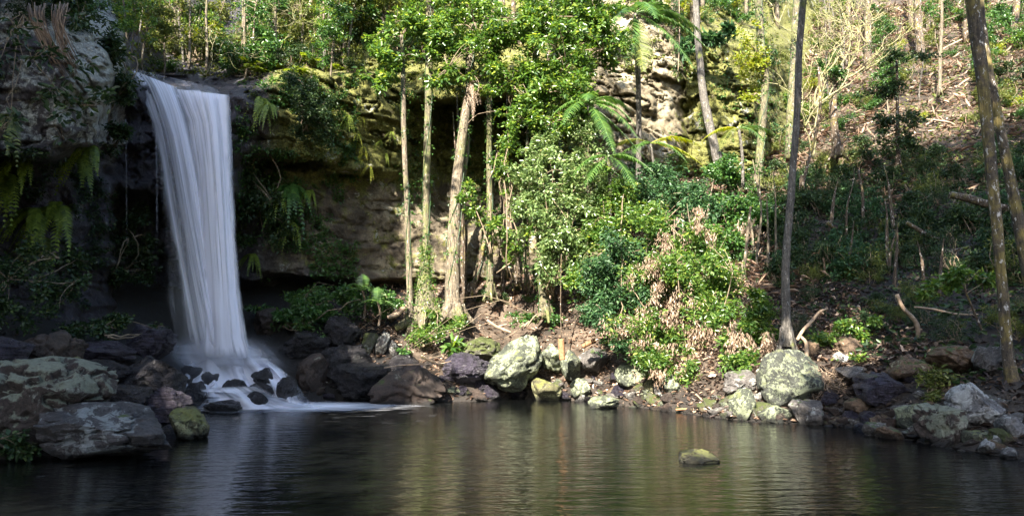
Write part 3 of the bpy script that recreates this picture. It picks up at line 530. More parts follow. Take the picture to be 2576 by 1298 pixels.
# (x0, x1, y top, y bottom, material, kind of shape, label[, depth of its own])
ROCKS = [
 (-70, 300, 905, 1135, 'r_twotone', 'big', 'huge boulder at the left edge, pale lichened top over a dark brown front', 12.9),
 (110, 442, 1016, 1150, 'r_lichen', 'flat', 'broad flat grey boulder mottled with lichen, standing in the water at left', 11.9),
 (418, 522, 1028, 1112, 'r_yellow', 'plain', 'yellow mossy wedge of rock at the right tip of the left boulders', 13.2),
 (370, 486, 972, 1062, 'r_slate', 'slate', 'black slate rock tilted in thin layers behind the yellow wedge rock', 14.6),
 (285, 466, 898, 992, 'r_wet', 'plain', 'blocky black wet rock below the peaked slate left of the fall', 16.5),
 (312, 432, 815, 905, 'r_slate', 'slate', 'peaked purple slate rock with slanting layers left of the fall foot', 19),
 (68, 198, 833, 935, 'r_brown', 'plain', 'brown boulder with a mottled top behind the huge left boulder', 15.5),
 (-30, 76, 848, 925, 'r_slate', 'plain', 'bluish purple rock at the left edge above the huge boulder', 15.4),
 (190, 330, 858, 915, 'r_slate', 'flat', 'low dark ledge rock between the brown boulder and the peaked slate', 17.5),
 (188, 218, 898, 942, 'r_yellow', 'plain', 'small yellow-lichened stone wedged above the huge left boulder', 14.9),
 (255, 385, 968, 1030, 'r_wet', 'plain', 'black rock filling the gap between the two large left boulders', 14.3),
 (225, 330, 905, 965, 'r_wet', 'flat', 'dark wet block behind the top of the huge left boulder', 15.8),
 (460, 510, 920, 966, 'r_wet', 'round', 'dark round stone at the upper left of the cascade', 23.2),
 (510, 556, 934, 974, 'r_wet', 'round', 'grey veiled stone in the middle of the cascade foam', 23.0),
 (528, 572, 920, 946, 'r_wet', 'round', 'small stone half hidden by spray right under the fall', 23.7),
 (557, 622, 955, 1010, 'r_wet', 'round', 'glossy black egg-shaped boulder in the cascade', 22.2),
 (496, 568, 978, 1018, 'r_wet', 'round', 'wide dark boulder at the lower left of the cascade', 22.3),
 (616, 674, 984, 1028, 'r_wet', 'round', 'black boulder leaning right at the cascade front', 21.6),
 (456, 512, 962, 1040, 'r_wet', 'round', 'tall dark boulder at the left edge of the cascade', 21.9),
 (512, 612, 1006, 1038, 'r_wet', 'flat', 'low flat dark rock where the cascade meets the pool', 21.2),
 (628, 696, 962, 1004, 'r_wet', 'round', 'dark rounded rock on the right of the cascade under thin water', 22.4),
 (636, 690, 926, 968, 'r_wet', 'plain', 'black angular rock splitting the water at the right of the cascade', 22.8),
 (690, 748, 948, 1010, 'r_wet', 'plain', 'dark block at the right edge of the cascade where water slides past', 22.3),
 (694, 832, 828, 900, 'r_wet', 'lump', 'lumpy glossy wet boulder right of the fall foot', 25.6),
 (822, 914, 794, 885, 'r_wet', 'plain', 'tall dark split block above the lumpy wet boulder', 26.8),
 (748, 832, 890, 975, 'r_brown', 'plain', 'dark brown boulder beside the right side of the cascade', 24.6),
 (815, 938, 868, 945, 'r_wet', 'plain', 'black angular boulder in the middle of the wet rocks', 25.2),
 (822, 990, 912, 1002, 'r_wet', 'lump', 'long grey glistening boulder at the waterline right of the cascade', 24.3),
 (940, 1122, 922, 1016, 'r_brown', 'pyramid', 'dark brown pyramid boulder standing in the pool edge', 23.4),
 (630, 742, 776, 850, 'r_brown', 'plain', 'shaded mossy boulder at the cliff foot right beside the fall', 26.8),
 (742, 792, 772, 836, 'r_moss', 'plain', 'upright shaded stone among the dark plants right of the fall', 27),
 (910, 952, 838, 895, 'r_moss', 'plain', 'green moss-covered stone at the edge of the sunny bank', 26.2),
 (944, 982, 836, 898, 'r_grey', 'plain', 'pale upright stone next to the green mossy stone', 26.2),
 (974, 1004, 856, 900, 'r_grey', 'plain', 'small pale stone right of the pale upright stone', 26),
 (980, 1060, 890, 940, 'r_wet', 'plain', 'dark stone behind the brown pyramid boulder', 25),
 (1150, 1262, 848, 905, 'r_moss', 'flat', 'sloping brown slab with moss left of the great green boulder', 25.8),
 (1112, 1245, 888, 966, 'r_slate', 'flat', 'dark slab with a shadowed hollow under it below the sloping slab', 24.8),
 (1205, 1366, 846, 972, 'r_green', 'pyramid', 'great triangular green-lichened boulder on the far shore', 24.9),
 (1352, 1414, 866, 930, 'r_green', 'plain', 'angular green-grey rock right beside the great triangular boulder', 25.2),
 (1410, 1462, 882, 950, 'r_green', 'plain', 'four-sided green-grey rock below the upright log stump', 24.7),
 (1452, 1530, 874, 932, 'r_grey', 'plain', 'dark-sided boulder beside the bush left edge', 24.8),
 (1336, 1412, 952, 1006, 'r_yellow', 'round', 'bright yellow-green rounded rock at the waterline', 24.6),
 (1434, 1482, 952, 996, 'r_green', 'plain', 'small green stone at the waterline right of the yellow rock', 24.4),
 (1545, 1630, 912, 984, 'r_green', 'plain', 'greenish block under the dry leaves of the big bush', 23.6),
 (1618, 1668, 942, 1002, 'r_yellow', 'plain', 'upright yellowish stone below the big bush', 22.8),
 (1664, 1724, 940, 1004, 'r_green', 'plain', 'dappled stone with a cleft right of the upright yellowish stone', 22.4),
 (1478, 1556, 996, 1030, 'r_green', 'flat', 'low dark stone lying in the shallows off the far shore', 22.6),
 (1816, 1918, 932, 992, 'r_grey', 'flat', 'flat topped sunny rock left of the round boulder', 19.4),
 (1836, 1908, 978, 1054, 'r_green', 'round', 'egg-shaped green rock at the waterline left of the round boulder', 18.6),
 (1910, 2056, 884, 1026, 'r_round', 'ball', 'great round lichened boulder perched above the waterline', 18.4),
 (1908, 1996, 1020, 1068, 'r_green', 'plain', 'flat-faced stone right under the round boulder', 17.9),
 (1988, 2070, 1006, 1068, 'r_grey', 'plain', 'cracked pale stone under the right side of the round boulder', 17.9),
 (2142, 2266, 938, 1024, 'r_slate', 'plain', 'large grey-purple slab facing the pool on the right bank', 17.6),
 (2104, 2176, 922, 960, 'r_grey', 'plain', 'pale stone on top of the grey-purple slab left corner', 18.3),
 (2254, 2330, 1016, 1090, 'r_green', 'plain', 'olive square rock on the right shore', 15.2),
 (2320, 2424, 1020, 1116, 'r_twotone', 'plain', 'boulder with a pale top and black face on the right shore', 14.6),
 (2394, 2500, 966, 1080, 'r_white', 'ball', 'round boulder splashed with white lichen near the leaning tree', 14.9),
 (2240, 2340, 896, 950, 'r_rust', 'plain', 'rusty brown rock halfway up the shaded right bank', 17.8),
 (2340, 2470, 870, 930, 'r_rust', 'flat', 'long brown mossy slab lying on the right bank', 17.4),
 (2460, 2540, 872, 945, 'r_grey', 'plain', 'grey-brown block left of the leaning tree base', 16.2),
 (2424, 2488, 1082, 1134, 'r_green', 'plain', 'knobbly green rock at the right shoreline below the white-lichened boulder', 13.9),
 (2482, 2520, 1090, 1132, 'r_moss', 'plain', 'small mossy stone between two rocks on the right shoreline', 13.8),
 (2508, 2578, 1046, 1104, 'r_white', 'plain', 'pale topped stone in front of the leaning tree', 13.9),
 (2524, 2566, 1126, 1160, 'r_brown', 'round', 'small brown stone in the water at the right edge', 12.8),
 (2176, 2230, 1062, 1100, 'r_grey', 'plain', 'grey stone at the right waterline left of the olive square rock', 16),
 (2208, 2268, 1072, 1106, 'r_rust', 'flat', 'low brownish stone at the waterline under the olive square rock', 15.7),
 (2264, 2312, 1082, 1110, 'r_grey', 'flat', 'smooth grey slab at the waterline before the olive square rock', 15.1),
 (2130, 2190, 998, 1040, 'r_rust', 'plain', 'orange-brown stone below the grey-purple slab', 17),
 (2098, 2134, 886, 922, 'r_white', 'plain', 'small white stone in the sun above the root tangle', 19),
 (2100, 2164, 848, 888, 'r_rust', 'plain', 'yellowish stone in dappled sun above the white stone', 20),
 (2024, 2054, 860, 902, 'r_rust', 'plain', 'tan stone right beside the slender grey trunk base', 19.6),
 (1708, 1814, 1132, 1170, 'r_yellow', 'flat', 'lone sunlit mossy rock rising from the middle of the pool', 11.4),
 (40, 130, 1182, 1212, 'r_grey', 'flat', 'pale stone just under the water near the left corner', 9.9),
]
for k, (x0, x1, y0, y1, mt, kd, lab, Y) in enumerate(ROCKS):
    cy = (y0 + y1) / 2; cpt = at((x0 + x1) / 2, cy, Y); hx = (x1 - x0) / 2 / F * Y; hz = (y1 - y0) / 2 / F * Y; hy = 0.75 * (hx + hz) / 1.0 * 0.75 + 0.1
    kw = dict(cuts=13, dmin=0.6, dmax=0.95, rough=0.06); 
    if kd == 'round': kw.update(cuts=6, dmin=0.68, rough=0.05)
    if kd == 'ball': kw.update(cuts=1, dmin=0.66, dmax=0.95, rough=0.06)
    if kd == 'lump': kw.update(cuts=9, rough=0.16)
    if kd == 'slate': kw.update(cuts=10, strata=0.12, tilt=-0.35 if 'tilted' in lab else 0.2)
    if kd == 'big': kw.update(cuts=9, dmin=0.75, rough=0.05)
    if kd == 'flat': kw.update(cuts=11, dmin=0.7)
    big = (x1 - x0) > 100
    V, Fc = rock_shape(100 + k * 7, (1, 1, 1), (6 if kd in ('big', 'flat') and (x1 - x0) > 250 else 5) if big else 4, yaw=0, **kw)
    if kd == 'pyramid':
        s_ = 1 - 0.62 * np.clip((V[:, 2] + 0.6) / 1.5, 0, 1); V[:, 0] = V[:, 0] * s_ + 0.12 * V[:, 2]; V[:, 1] *= s_
    lo, hi = V.min(0), V.max(0); V = (V - (lo + hi) / 2) / ((hi - lo) / 2) * np.array([hx, hy, hz * 1.06])
    V[:, 2] = np.where(V[:, 2] < 0, V[:, 2] * 1.15, V[:, 2])
    if not (440 < x0 < 700 and y0 > 915):
        g_ = float(groundY((x0 + x1) / 2, min(y1 - 4, 1290))[0]) + 0.15; Yn = min(g_ + hy * 0.12, Y + 1.5); sc_ = Yn / Y; Y = Yn; V = V * sc_; hy *= sc_; hz *= sc_; cpt = at((x0 + x1) / 2, cy, Y)
        if lab.startswith('pale stone just under'): cpt[2] = -hz * 0.98 
    o = link('boulder' if (x1 - x0) > 60 else 'stone', mesh('rock', V, Fc, M[mt], True)); o.location = cpt; tag(o, lab, 'boulder' if (x1 - x0) > 60 else 'stone')
# rubble: small rocks along the waterline and on the banks, copies of six shapes
rng = random.Random(5)
PROT = []
for k, mt in enumerate(['r_grey', 'r_green', 'r_brown', 'r_slate', 'r_rust', 'r_wet', 'r_white', 'r_moss']):
    V, Fc = rock_shape(900 + k, (1, 0.85, 0.72), 4, cuts=14, dmin=0.42, dmax=0.8, rough=0.09); PROT.append(mesh('rubble', V, Fc, M[mt], True))
LM = [(430, 120, 'the lip of the fall'), (540, 170, 'the twiggy shrub over the lip'), (700, 130, 'the twiggy shrub at the cliff top'), (780, 200, 'the round cliff bush'), (990, 130, 'the thin tree with the leafy spray'), (1075, 80, 'the creeper-footed tree'), (1185, 100, 'the thick forked tree'), (1345, 100, 'the vine-draped tree'), (1500, 60, 'the right side of the vine crown'), (1596, 40, 'the tall palm'), (1765, 60, 'the grey leaning trunk'), (1910, 60, 'the tall mossy tree'), (1990, 100, 'the slender grey tree'), (2060, 130, 'the lichened bare shrub'), (2100, 300, 'the peeling dead trunk'), (2260, 250, 'the dark tiered sapling'), (2366, 120, 'the thin pale sapling'), (2460, 150, 'the top of the mottled leaning tree'), (2500, 450, 'the middle of the mottled leaning tree'), (2540, 780, 'the foot of the mottled leaning tree'), (2480, 515, 'the dark fallen log'), (2320, 590, 'the reddish fallen log'), (2380, 710, 'the lime-leaved sapling'), (2290, 800, 'the crooked pale root'), (1980, 600, 'the slender grey trunk'), (1980, 480, 'the leaning thin sapling'), (1700, 650, 'the big bush'), (1640, 420, 'the small young palm'), (1860, 420, 'the slim yellowish palm'), (1510, 460, 'the low palm'), (1300, 720, 'the dark leaning trunk'), (1400, 740, 'the thin rusty pole'), (2150, 640, 'the shaded hollow right of the slender grey trunk'), (100, 20, 'the dry frond bundle'), (260, 20, 'the top of the left slab')]
SLM = [(150, 1000, 'the huge boulder at the left edge'), (280, 1080, 'the broad flat lichened boulder'), (470, 1070, 'the yellow mossy wedge rock'), (370, 860, 'the peaked purple slate rock'), (765, 860, 'the lumpy glossy boulder'), (790, 930, 'the dark brown boulder by the cascade'), (905, 960, 'the long grey glistening boulder'), (1030, 970, 'the brown pyramid boulder'), (1180, 930, 'the dark hollowed slab'), (1300, 900, 'the great triangular boulder'), (1374, 980, 'the bright yellow-green rock'), (1440, 920, 'the upright orange stump'), (1515, 1015, 'the low stone in the shallows'), (1590, 950, 'the greenish block under the bush'), (1694, 970, 'the cleft dappled stone'), (1780, 1010, 'the bare twig in the water'), (1866, 960, 'the flat topped sunny rock'), (1872, 1015, 'the egg-shaped green rock'), (1982, 950, 'the great round boulder'), (2090, 980, 'the tan root tangle'), (2204, 980, 'the grey-purple slab'), (2290, 920, 'the rusty brown rock'), (2292, 1050, 'the olive square rock'), (2372, 1065, 'the pale-topped black-faced boulder'), (2447, 1020, 'the white-lichened round boulder'), (2456, 1108, 'the knobbly green rock'), (2545, 1040, 'the foot of the mottled leaning tree')]
KR = ['grey', 'green-lichened', 'brown', 'purplish slate', 'rusty', 'wet black', 'white-splashed', 'mossy']
def near(px, py, T, tight=26, mid=80, rank=0):
    d = [math.hypot(px - a, (py - b) * 1.3) for a, b, c in T]; i = int(np.argsort(d)[rank]); a, b, c = T[i]
    if d[i] < tight: return 'right beside ' + c
    if abs(px - a) > abs(py - b): return ('just left of ' if px < a else 'just right of ') + c if d[i] < mid else ('left of ' if px < a else 'right of ') + c
    return ('just above ' if py < b else 'just below ') + c if d[i] < mid else ('above ' if py < b else 'below ') + c
USED = set()
def unique(head, px, py, T, mid=80):
    for rk in range(5):
        l = head + ' ' + near(px, py, T, 26, mid, rk)
        if l not in USED and len(l.split()) < 17: USED.add(l); return l
    return head + ' ' + near(px, py, T, 26, mid)
def rubble(n, px0, px1, up, sz, kinds, label, group, yoff=0):
    for i in range(n):
        px = rng.uniform(px0, px1); sy = float(np.interp(px, [a for a, b in SHORE], [b for a, b in SHORE])); py = sy + yoff - abs(rng.gauss(0, 1)) * up
        Y = float(groundY(px, py)[0])
        if Y > 60: continue
        p = at(px, py, Y); z = max(float(gh(p[0], p[1])), -0.08); s = rng.uniform(*sz)
        ki = rng.choice(kinds); o = link('stone', PROT[ki]); o.location = (p[0], p[1], z + s * 0.12); o.scale = (s, s * rng.uniform(0.7, 1.1), s * rng.uniform(0.55, 1)); o.rotation_euler = (rng.uniform(-.5, .5), rng.uniform(-.5, .5), rng.uniform(0, 6.28)); tag(o, unique('%s %s stone' % ('little' if s < .17 else ('chunky' if s > .27 else 'small'), KR[ki]), px, py, SLM), 'stone', group)
rubble(22, 60, 480, 75, (0.12, 0.35), [3, 5, 2], 'small dark stone filling gaps between the left boulders', 'dark stones among the left boulders')
rubble(38, 700, 1130, 45, (0.12, 0.38), [5, 2, 3, 5], 'small wet black stone among the rocks right of the fall', 'wet stones right of the fall')
rubble(66, 1120, 1560, 34, (0.16, 0.5), [0, 1, 2, 3, 7, 5, 5, 3], 'small mixed stone on the far shore around the great green boulder', 'stones of the far shore')
rubble(76, 1540, 1960, 34, (0.10, 0.36), [0, 1, 4, 2, 7], 'small sun-dappled stone on the shore below the big bush', 'stones below the big bush')
rubble(36, 2040, 2330, 60, (0.12, 0.36), [0, 4, 2, 3, 4], 'small brown stone on the scree right of the round boulder', 'scree stones right of the round boulder')
rubble(8, -420, 40, 60, (0.25, 0.7), [2, 3, 7, 0], 'x', 'stones of the left bank')
rubble(8, 2640, 3100, 60, (0.25, 0.6), [2, 0, 4, 7], 'x', 'stones at the right end of the shore')
rubble(30, 2300, 2640, 60, (0.10, 0.34), [0, 2, 6, 4, 7], 'small stone on the shaded shore at the right edge', 'stones of the right shore')
rg = np.random.RandomState(321); gm = MB(); gV, gF = rock_shape(77, (1, .85, .7), 2, cuts=8, rough=0.05)
for i in range(1100):
    px = rg.uniform(680, 2620) if i % 3 else rg.uniform(1450, 2100); sy = float(np.interp(px, [a for a, b in SHORE], [b for a, b in SHORE])); py = sy + 3 - abs(rg.normal()) * 26; cyy = -(py - 649) / F
    Y = shoreY(px) * (1 + (sy - py) / 260.0); p = at(px, py, Y); z = float(gh0(p[0], p[1])); s_ = rg.uniform(.04, .12); a = rg.uniform(0, 6.28); c_, n_ = math.cos(a), math.sin(a)
    gm.add(np.stack([gV[:, 0] * c_ - gV[:, 1] * n_, gV[:, 0] * n_ + gV[:, 1] * c_, gV[:, 2] * .7], -1) * s_ + [p[0], p[1], max(z, -0.04) + .015], gF)
tag(gm.build('gravel', M['r_brown']), 'small broken stones and gravel packed along the shore', kind='stuff')
# ------------------------------------------------------------------ foliage helpers
def leaves(P, D, L, W, rg, up=0.6, curl=0.15):
    """two folded quads per leaf; P bases, D directions"""
    n = len(P); D = unit(D); L = np.broadcast_to(L, (n,)); W = np.broadcast_to(W, (n,))
    nrm = unit(rg.normal(size=(n, 3)) + np.array([0, 0, up * 2])); side = unit(np.cross(D, nrm)); nrm = np.cross(side, D)
    L_ = L[:, None]; W_ = W[:, None] / 2
    def pt(a, b, c): return P + D * L_ * a + side * W_ * b + nrm * L_ * c
    V = np.stack([pt(0, 0, 0), pt(0.3, 0.85, 0.08), pt(0.72, 0.75, 0.04), pt(1, 0, -curl), pt(0.72, -0.75, 0.04), pt(0.3, -0.85, 0.08)], 1)
    b = np.arange(n)[:, None] * 6; Fq = np.concatenate([b + np.array([[0, 1, 2, 3]]), b + np.array([[0, 3, 4, 5]])])
    a = np.repeat(np.clip(rg.beta(1.3, 1.5, n), 0, 1), 6)
    return V.reshape(-1, 3), Fq, a
def sprays(Cn, rg, k=7, L=0.1, W=0.45, droop=0.2, spread=0.06, out=None, var=0.35):
    n = len(Cn); Cc = np.repeat(Cn, k, 0); D = rg.normal(size=(n * k, 3)); D[:, 2] = D[:, 2] * 0.6 - droop
    if out is not None: D = unit(D) + np.repeat(out, k, 0) * 0.8
    D = unit(D); Ls = L * rg.uniform(1 - var, 1 + var, n * k)
    return leaves(Cc + D * spread + rg.normal(size=Cc.shape) * spread * 0.5, D, Ls, Ls * W, rg)
def ellip(rg, n, c, r):
    v = unit(rg.normal(size=(n, 3))) * rg.uniform(0, 1, (n, 1)) ** 0.42; return np.asarray(c) + v * np.asarray(r)
def blob(px, py, rx, ry, Y, rd=None):
    k = Y / F; return (at(px, py, Y), np.array([rx * k, rd if rd else (rx + ry) / 2 * k * 0.8, ry * k]))
def mass(rg, blobs, n, gap=0.0, freq=1.4, seed=0):
    """points in uneven clumps inside the ellipsoids, with gaps"""
    vol = np.array([b[1][0] * b[1][2] for b in blobs]); vol = vol / vol.sum(); out = []
    for (c, r), f in zip(blobs, vol):
        m = int(n * f * 2.2) + 5; ns = max(4, m // 20); sc0 = ellip(rg, ns, c, r * 0.95); dr = unit(rg.normal(size=(ns, 3)) * [1, .8, .45] - [0, 0, .35]) * rg.uniform(.25, .8, (ns, 1)); ii = rg.randint(0, ns, m); w_ = np.minimum(r * 0.16, 0.15)
        p = sc0[ii] + dr[ii] * rg.uniform(0, 1, (m, 1)) * np.minimum(r.max() * 1.2, 1.0) + rg.normal(size=(m, 3)) * w_
        nz = fbm(p * freq + seed, 3, 77); p = p[nz > np.quantile(nz, 0.54 + gap * 0.2)]; out.append(p[:int(n * f) + 1])
    return np.concatenate(out)
def twigs(mb, anchors, tips, rg, r0=0.012, r1=0.004, sag=0.15, n=7):
    anchors = np.asarray(anchors)
    for t in tips:
        d = np.linalg.norm(anchors - t, axis=1) + 0.6 * np.maximum(anchors[:, 2] - t[2], 0); a = anchors[np.argmin(d + rg.uniform(0, 0.5, len(d)))]
        s = np.linspace(0, 1, n)[:, None]; P = a * (1 - s) + t * s; ln = np.linalg.norm(t - a)
        P += np.sin(s * math.pi) * (rg.normal(size=3) * ln * 0.10 + np.array([0, 0, sag * ln * 0.6])) + fbm(np.repeat(s, 3, 1) * 4 + rg.uniform(0, 50), 2)[:, None] * rg.normal(size=3) * 0.06 * ln
        mb.add(*tube(P, np.linspace(r0, r1, n), 4))
def pixpath(pts, Y):
    """pts: (px, py, width px[, dY])"""
    o = []
    for p in pts:
        YY = Y + (p[3] if len(p) > 3 else 0); o.append([*at(p[0], p[1], YY), p[2] / 2 / F * YY])
    return np.array(o)
def trunk_mesh(pts, Y, mat, root, base, bump=0.18, n=12, seed=0, flare=0.0, name='trunk'):
    P = smooth_path(pixpath(pts, Y), 34)
    wob = fbm(np.stack([P[:, 2] * 0.5, P[:, 2] * 0 + seed, P[:, 2] * 0], -1), 3, seed) * 0.05; P[:, 0] += wob
    rr = P[:, 3].copy()
    if flare: rr *= 1 + flare * np.exp(-np.linalg.norm(P[:, :3] - P[0, :3], axis=1) / 0.35)
    mb = MB(); mb.add(*tube(P[:, :3], rr, n, bump, seed))
    if flare:
        rg = np.random.RandomState(seed)
        for q in range(5):
            a = q * 1.26 + rg.uniform(-.3, .3); r = rr[0]; b = P[0, :3]
            pp = np.array([b + [math.cos(a) * r * f, math.sin(a) * r * f, zz] for f, zz in ((0.45, 0.5), (0.7, 0.2), (1.05, 0.0), (1.5, -0.2))]); mb.add(*tube(smooth_path(pp, 8), np.linspace(r * 0.36, r * 0.14, 8), 7, 0.15, q))
    mb.build(name, mat, root, base, True); return P
def tree(name, label, cat, pts, Y, blobs, n, lm, bark, seed=0, L=0.10, W=0.5, k=6, gap=0.3, flare=0.6, group=None, droop=0.25, tw=36, tr=0.014, bump=0.18, extra=None, wrap=0):
    rg = np.random.RandomState(seed); base = at(pts[0][0], pts[0][1], Y); root = thing(name, label, cat, base, group)
    P = trunk_mesh(pts, Y, M[bark], root, base, bump, 12, seed, flare)
    if blobs:
        pt = mass(rg, [blob(*b) for b in blobs], n, gap, seed=seed); mb = MB(); V, Fq, a = sprays(pt, rg, k, L, W, droop); mb.add(V, Fq, a); mb.build('crown', M[lm], root, base)
        tb = MB(); anch = P[len(P) // 3:, :3]; hubs = pt[rg.randint(0, len(pt), 10)]
        twigs(tb, anch, hubs, rg, tr * 1.6, tr * 0.8); twigs(tb, np.concatenate([anch, hubs]), pt[rg.randint(0, len(pt), tw)], rg, tr, 0.004); tb.build('branches', M['twig'] if bark != 'bark_grey' else M['bark_grey'], root, base)
    if extra: extra(root, base, rg, P)
    if wrap:
        m = int(26 * wrap); i = rg.randint(0, len(P) - 4, m); i = i[fbm(P[i, :3] * 1.3 + seed, 2, seed) > -0.1]; m = len(i); a = rg.uniform(0, 6.28, m); q = P[i, :3] + (P[i + 1, :3] - P[i, :3]) * rg.uniform(0, 1, (m, 1)) + np.stack([np.cos(a), np.sin(a), 0 * a], -1) * (P[i, 3] * 1.1 + .02)[:, None]
        mb = MB(); mb.add(*sprays(q, rg, 4, 0.09, 0.6, 0.4, spread=.04)); s = np.linspace(0, 1, len(P)); 
        for c in range(2):
            aa = s * rg.uniform(8, 14) + c * 3; mb.add(*tube(P[:, :3] + np.stack([np.cos(aa), np.sin(aa), 0 * aa], -1) * (P[:, 3] * 1.05)[:, None], 0.014, 5), a=0.05)
        mb.build('creeper', M['leaf_mid'], root, base)
    return root
def dead_part(blobs, n, L=0.13, k=6):
    def f(root, base, rg, P=None):
        pt = mass(rg, [blob(*b) for b in blobs], n, 0.3, seed=3); D = rg.normal(size=(len(pt) * k, 3)) * 0.35 + np.array([0, 0, -1]); Pp = np.repeat(pt, k, 0) + rg.normal(size=D.shape) * np.array([0.05, 0.05, 0.09])
        Ls = L * rg.uniform(0.7, 1.3, len(D)); mb = MB(); mb.add(*leaves(Pp, D, Ls, Ls * 0.28, rg, 0)); mb.build('dead_leaves', M['leaf_dead'], root, base)
    return f
def shrub(name, label, px, py, Y, blobs, n, lm, seed, L=0.09, W=0.5, k=6, gap=0.2, dead=None, group=None, stems=6, cat='bush', droop=0.2, bark='twig', tw=24):
    rg = np.random.RandomState(seed); base = at(px, py, Y); root = thing(name, label, cat, base, group)
    pt = mass(rg, [blob(*b) for b in blobs], n, gap, seed=seed); mb = MB(); mb.add(*sprays(pt, rg, k, L, W, droop)); mb.build('foliage', M[lm], root, base)
    sb = MB(); hubs = pt[rg.randint(0, len(pt), stems)]; twigs(sb, base[None] + rg.normal(size=(3, 3)) * [0.12, 0.1, 0.02], hubs, rg, 0.03, 0.012, 0.1, 9); twigs(sb, hubs, pt[rg.randint(0, len(pt), tw)], rg, 0.011, 0.004); sb.build('stems', M[bark], root, base)
    if dead: dead(root, base, rg)
    return root
def frond(mb, origin, d, length, rg, nl=34, ll=0.45, lw=0.035, droop=1.0, hang=0.5, rr=0.012, v=None, vang=0.55):
    """pinnate frond: arching rachis and paired leaflets"""
    d = unit(np.asarray(d, float)); s = np.linspace(0, 1, 16)[:, None]
    P = origin + d * length * s + np.array([0, 0, -1.0]) * droop * length * 0.5 * s ** 2; mb.add(*tube(P, np.linspace(rr, rr * 0.25, 16), 4), a=0.9)
    t = np.linspace(0.14, 1.0, nl); Q = np.stack([np.interp(t, s[:, 0], P[:, k]) for k in range(3)], -1); T = unit(np.gradient(Q, axis=0))
    side = np.cross(T, [0, 0, 1]); side = unit(np.where(np.linalg.norm(side, axis=1, keepdims=True) < 0.05, [1, 0, 0], side)); upv = np.cross(side, T)
    env = np.sin(np.clip(t * 1.05, 0, 1) * math.pi * 0.93 + 0.12) ** 0.6
    for sg in (1, -1):
        D = side * sg + T * vang + upv * 0.25 - np.array([0, 0, 1]) * hang; D = unit(D + rg.normal(size=D.shape) * 0.06); l = ll * env * rg.uniform(0.9, 1.1, nl)
        V = np.stack([Q + T * lw * 0.5, Q - T * lw * 0.5, Q + D * l[:, None] * 0.55 - T * lw * 0.4 - [0, 0, 0.0], Q + D * l[:, None] - np.array([0, 0, 1]) * (l * 0.18)[:, None], Q + D * l[:, None] * 0.55 + T * lw * 0.4], 1)
        b = np.arange(nl)[:, None] * 5; mb.add(V.reshape(-1, 3), b + np.array([[0, 1, 2, 3, 4]]), np.repeat(rg.beta(2, 2, nl) if v is None else np.full(nl, v), 5))
def palm(name, label, base_px, Yb, top_px, Yt, wpx, fr, seed, ll, mat='palm', length=2.6, bark='bark_grey', group=None):
    """fr: list of (dx, dy, dz, length factor, droop, leaf material or None)"""
    rg = np.random.RandomState(seed); base = at(*base_px, Yb); top = at(*top_px, Yt); root = thing(name, label, 'palm', base, group)
    s = np.linspace(0, 1, 14)[:, None]; P = base * (1 - s) + top * s; P += np.sin(s * 3.1) * np.array([0.08, 0, 0]); mb = MB(); r = wpx / 2 / F * Yb; mb.add(*tube(P, np.linspace(r * 1.25, r, 14), 9, 0.06, seed)); mb.build('trunk', M[bark], root, base, True)
    for f in fr:
        mb = MB(); frond(mb, top, f[:3], length * f[3], rg, nl=max(14, int(length * f[3] * 13)), ll=ll, lw=min(0.066, ll * 0.12), droop=f[4], hang=f[6] if len(f) > 6 else 0.45, rr=0.022); mb.build('frond', M[f[5] if len(f) > 5 and f[5] else mat], root, base)
    return root
def fern(label, px, py, Y, size, seed, n=9, mat='fern', group=None, hang=False, name='fern', nl=18, out=(0, -1, 0.1), cat='fern', lf=0.22):
    rg = np.random.RandomState(seed); base = at(px, py, Y); root = None; mb = MB()
    for i in range(n):
        if hang: d = np.array([rg.uniform(-0.9, 0.9), -0.6 - rg.uniform(0, .4), rg.uniform(-0.1, 0.5)]); dr = rg.uniform(2.0, 3.2)
        else: a = i * 2.4 + rg.uniform(-.3, .3); d = np.array([math.cos(a), math.sin(a), rg.uniform(0.5, 1.3)]); dr = rg.uniform(0.8, 1.6)
        frond(mb, base, d, size * rg.uniform(0.7, 1.1), rg, nl=nl, ll=size * lf, lw=size * 0.06, droop=dr, hang=0.2, rr=0.006)
    o = mb.build(name, M[mat], None, base); o.location = base; tag(o, label, cat, group); return o
# ------------------------------------------------------------------ the trees of the sunny bank
def collar(root, base, rg, P):
    """creepers wrapped round the trunk foot"""
    m = 420; i = rg.randint(0, 8, m); a = rg.uniform(3.0, 6.4, m); r = P[i, 3] * 1.08 + 0.03
    pt = P[i, :3] + np.stack([np.cos(a) * r, np.sin(a) * r, rg.normal(size=m) * 0.15], -1); mb = MB(); mb.add(*sprays(pt, rg, 5, 0.07, 0.6, 0.3)); mb.build('creeper', M['leaf_bright'], root, base)
tree('slender_tree', 'thin pale tree with a leafy spray reaching left, leftmost of the sunlit bank trees', 'tree', [(1036, 840, 17), (1030, 700, 15), (1024, 520, 13), (1018, 350, 13), (1014, 180, 12), (1010, 90, 10)], 28.3,
     [(985, 130, 62, 60, 28, 0.9), (950, 190, 45, 34, 27.8, .7), (1030, 60, 55, 60, 28.3, .9), (930, 110, 25, 20, 28)], 560, 'leaf_bright', 'bark_pale', 11, wrap=5, L=0.20)
tree('creeper_tree', 'straight mossy tree with a swollen green creeper-covered foot', 'tree', [(1070, 815, 92), (1070, 795, 84), (1070, 770, 70), (1068, 735, 44), (1069, 700, 28), (1070, 620, 19), (1074, 400, 19), (1078, 200, 19), (1080, -40, 18)], 28.8, [(1090, -10, 60, 45, 28.8, 1)], 260, 'leaf_bright', 'bark_moss', 12, wrap=9, L=0.14, flare=0.2, extra=collar)
